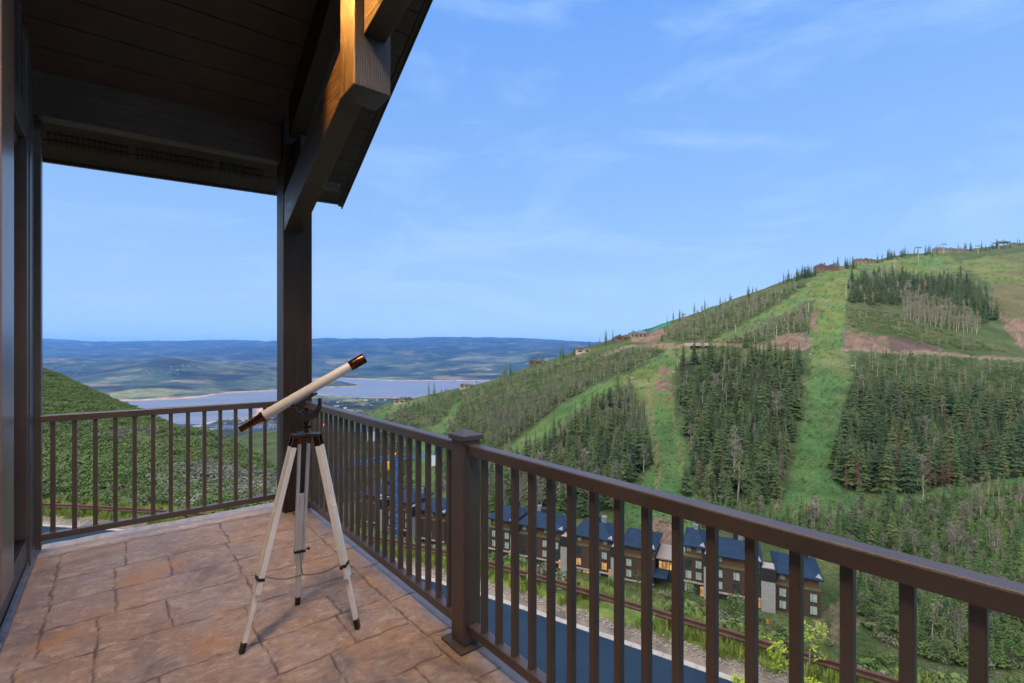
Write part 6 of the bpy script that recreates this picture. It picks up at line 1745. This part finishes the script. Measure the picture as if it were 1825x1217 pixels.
def sapling(px, py, top, seed, label, zg=10.62, lean=0.1):
    t = zg * FPX / (py - HY); b = PX(px, py, t); e = PX(top[0], top[1], t - 0.2); r = random.Random(seed)
    T = thing('sapling', label, 'sapling', b, 0, 'bright yellow green saplings below the deck')
    H = (e - b).length
    mid = b.lerp(e, 0.5) + Vector((r.uniform(-.08, .08), 0, 0))
    mb = MB(); mb.tube([b - Vector((0, 0, 0.1)), mid, e], [0.030, 0.022, 0.008], 7)
    br = []
    for k in range(13):
        f = r.uniform(0.3, 0.98); c = b.lerp(e, f); a = r.uniform(0, 6.28); l = H * r.uniform(0.15, 0.34) * (1.15 - 0.5 * f)
        q = c + Vector((math.cos(a) * l, math.sin(a) * l, l * r.uniform(0.2, 0.8))); mb.tube([c, q], [0.010, 0.004], 5); br.append((c, q))
    part('trunk', mb, M_ABARK, T, smooth=True, recalc=False)
    mb = MB()
    for c, q in br + [(mid, e)]:
        for k in range(15):
            p = c.lerp(q, r.uniform(0.35, 1.08)) + Vector((r.uniform(-.06, .06), r.uniform(-.06, .06), r.uniform(-.07, .05)))
            d = Vector((r.uniform(-1, 1), r.uniform(-1, 1), r.uniform(-.7, .35))).normalized(); sd = d.cross(Vector((r.uniform(-.4, .4), r.uniform(-.4, .4), 1))).normalized(); l = r.uniform(0.08, 0.16)
            mb.add([p, p + d * l * 0.45 + sd * l * 0.24, p + d * l, p + d * l * 0.45 - sd * l * 0.24], [(0, 1, 2, 3)])
    part('crown', mb, M_BRIGHT, T, recalc=False)
sapling(1440, 1204, (1455, 1110), 1, 'tallest bright yellow green sapling with a pale stem, rooted in the verge gravel')
sapling(1408, 1222, (1386, 1148), 2, 'bright yellow green sapling left of the tallest one, leaning left')
sapling(1440, 1262, (1450, 1208), 4, 'low bright sapling at the foot of the tallest one', 10.6)
sapling(1325, 1262, (1322, 1208), 3, 'small bright sapling tip at the bottom edge, over the road', 10.6)
def marker():
    p = on_land(1368, 1112, tmin=13) or PX(1368, 1112, 30)
    T = thing('marker_cone', 'small orange marker cone in the bushes below the nearest lodge', 'marker cone', p)
    k = max(0.5, p.y / 90)
    mb = MB(); mb.lathe(p, p + Vector((0, 0, 1.0 * k)), [(0.05, 0.26 * k), (0.5 * k, 0.15 * k), (0.95 * k, 0.05 * k)], 12); part('cone', mb, pmat('orange_plastic', (0.75, 0.13, 0.02), (0.85, 0.18, 0.03), 3, 0.5, 0, 0), T, smooth=True)
    mb = MB(); mb.box((p.x - 0.33 * k, p.y - 0.33 * k, p.z - 0.1), (p.x + 0.33 * k, p.y + 0.33 * k, p.z + 0.05)); part('base', mb, M_CAP, T)
marker()
# far houses across the lake and the resort on the near shore
rh = random.Random(9)
def far_hit(px, py):
    j = int((px - FPXs[0]) / 4.0); col = HY - (FZ[:, j] + LAKE) / FTT[:, 0] * FPX
    ok = np.nonzero(col <= py)[0]
    return None if len(ok) == 0 else PX(px, py, FTT[ok[0], 0])
def far_house(px, py, w, label, grp, wall, roof):
    p = far_hit(px, py)
    if p is None: return
    s = w * p.y / FPX; h = s * 0.45
    mb = MB(); mb.box((p.x - s / 2, p.y, p.z - h), (p.x + s / 2, p.y + s, p.z + h * 0.7)); e = s * 0.06
    mb.add([(p.x - s / 2 - e, p.y - e, p.z + h * 0.7), (p.x + s / 2 + e, p.y - e, p.z + h * 0.7), (p.x + s / 2 + e, p.y + s, p.z + h * 0.7), (p.x - s / 2 - e, p.y + s, p.z + h * 0.7), (p.x - s / 2, p.y + s / 2, p.z + h * 1.2), (p.x + s / 2, p.y + s / 2, p.z + h * 1.2)], [(0, 1, 5, 4), (1, 2, 5), (2, 3, 4, 5), (3, 0, 4)], 1)
    o = part('far_house', mb, [wall, roof], None, base=p); tag(o, label, 'house', grp)
for k in range(46):
    far_house(rh.uniform(250, 345), rh.uniform(651, 668), rh.uniform(1.6, 3.2), 'tiny pale house on the hump hill beyond the lake', 'far houses on the hump hill', M_PALEWALL, M_DROOF)
for k in range(24):
    far_house(rh.uniform(90, 155), rh.uniform(650, 684), rh.uniform(1.6, 3.0), 'tiny pale house on the low far slope above the shrub hill', 'far houses above the shrub hill', M_PALEWALL, M_DROOF)
for k in range(22):
    far_house(rh.uniform(578, 690), rh.uniform(712, 736), rh.uniform(3, 7), 'small roof of the lakeside resort on the near shore', 'buildings of the lakeside resort', rh.choice([M_STONE, M_PALEWALL, M_BROWNW]), rh.choice([M_DROOF, M_SLAB]))
for k in range(16):
    far_house(rh.uniform(395, 490), rh.uniform(744, 758), rh.uniform(3, 6), 'small building on the flat shore seen below the far top rail', 'buildings on the flat shore', rh.choice([M_STONE, M_PALEWALL]), rh.choice([M_DROOF, M_SLAB]))
A = []
rs = np.random.RandomState(8)
for k in range(900):
    px, py = (rs.uniform(560, 700), rs.uniform(700, 742)) if k < 520 else (rs.uniform(385, 492), rs.uniform(738, 768))
    if fbm(np.array([px / 14]), np.array([py / 4]), 3, 31)[0] < 0.46: continue
    p = far_hit(px, py)
    if p is None or p.z < LAKE + EYE + 2: continue
    s = rs.uniform(1.4, 3.2); A.append((p, rs.uniform(0, 6.28), s, s * 0.8, int(rs.randint(5))))
scatter('shore_woods', [q[2] for q in KIND['broad']['protos']], A)
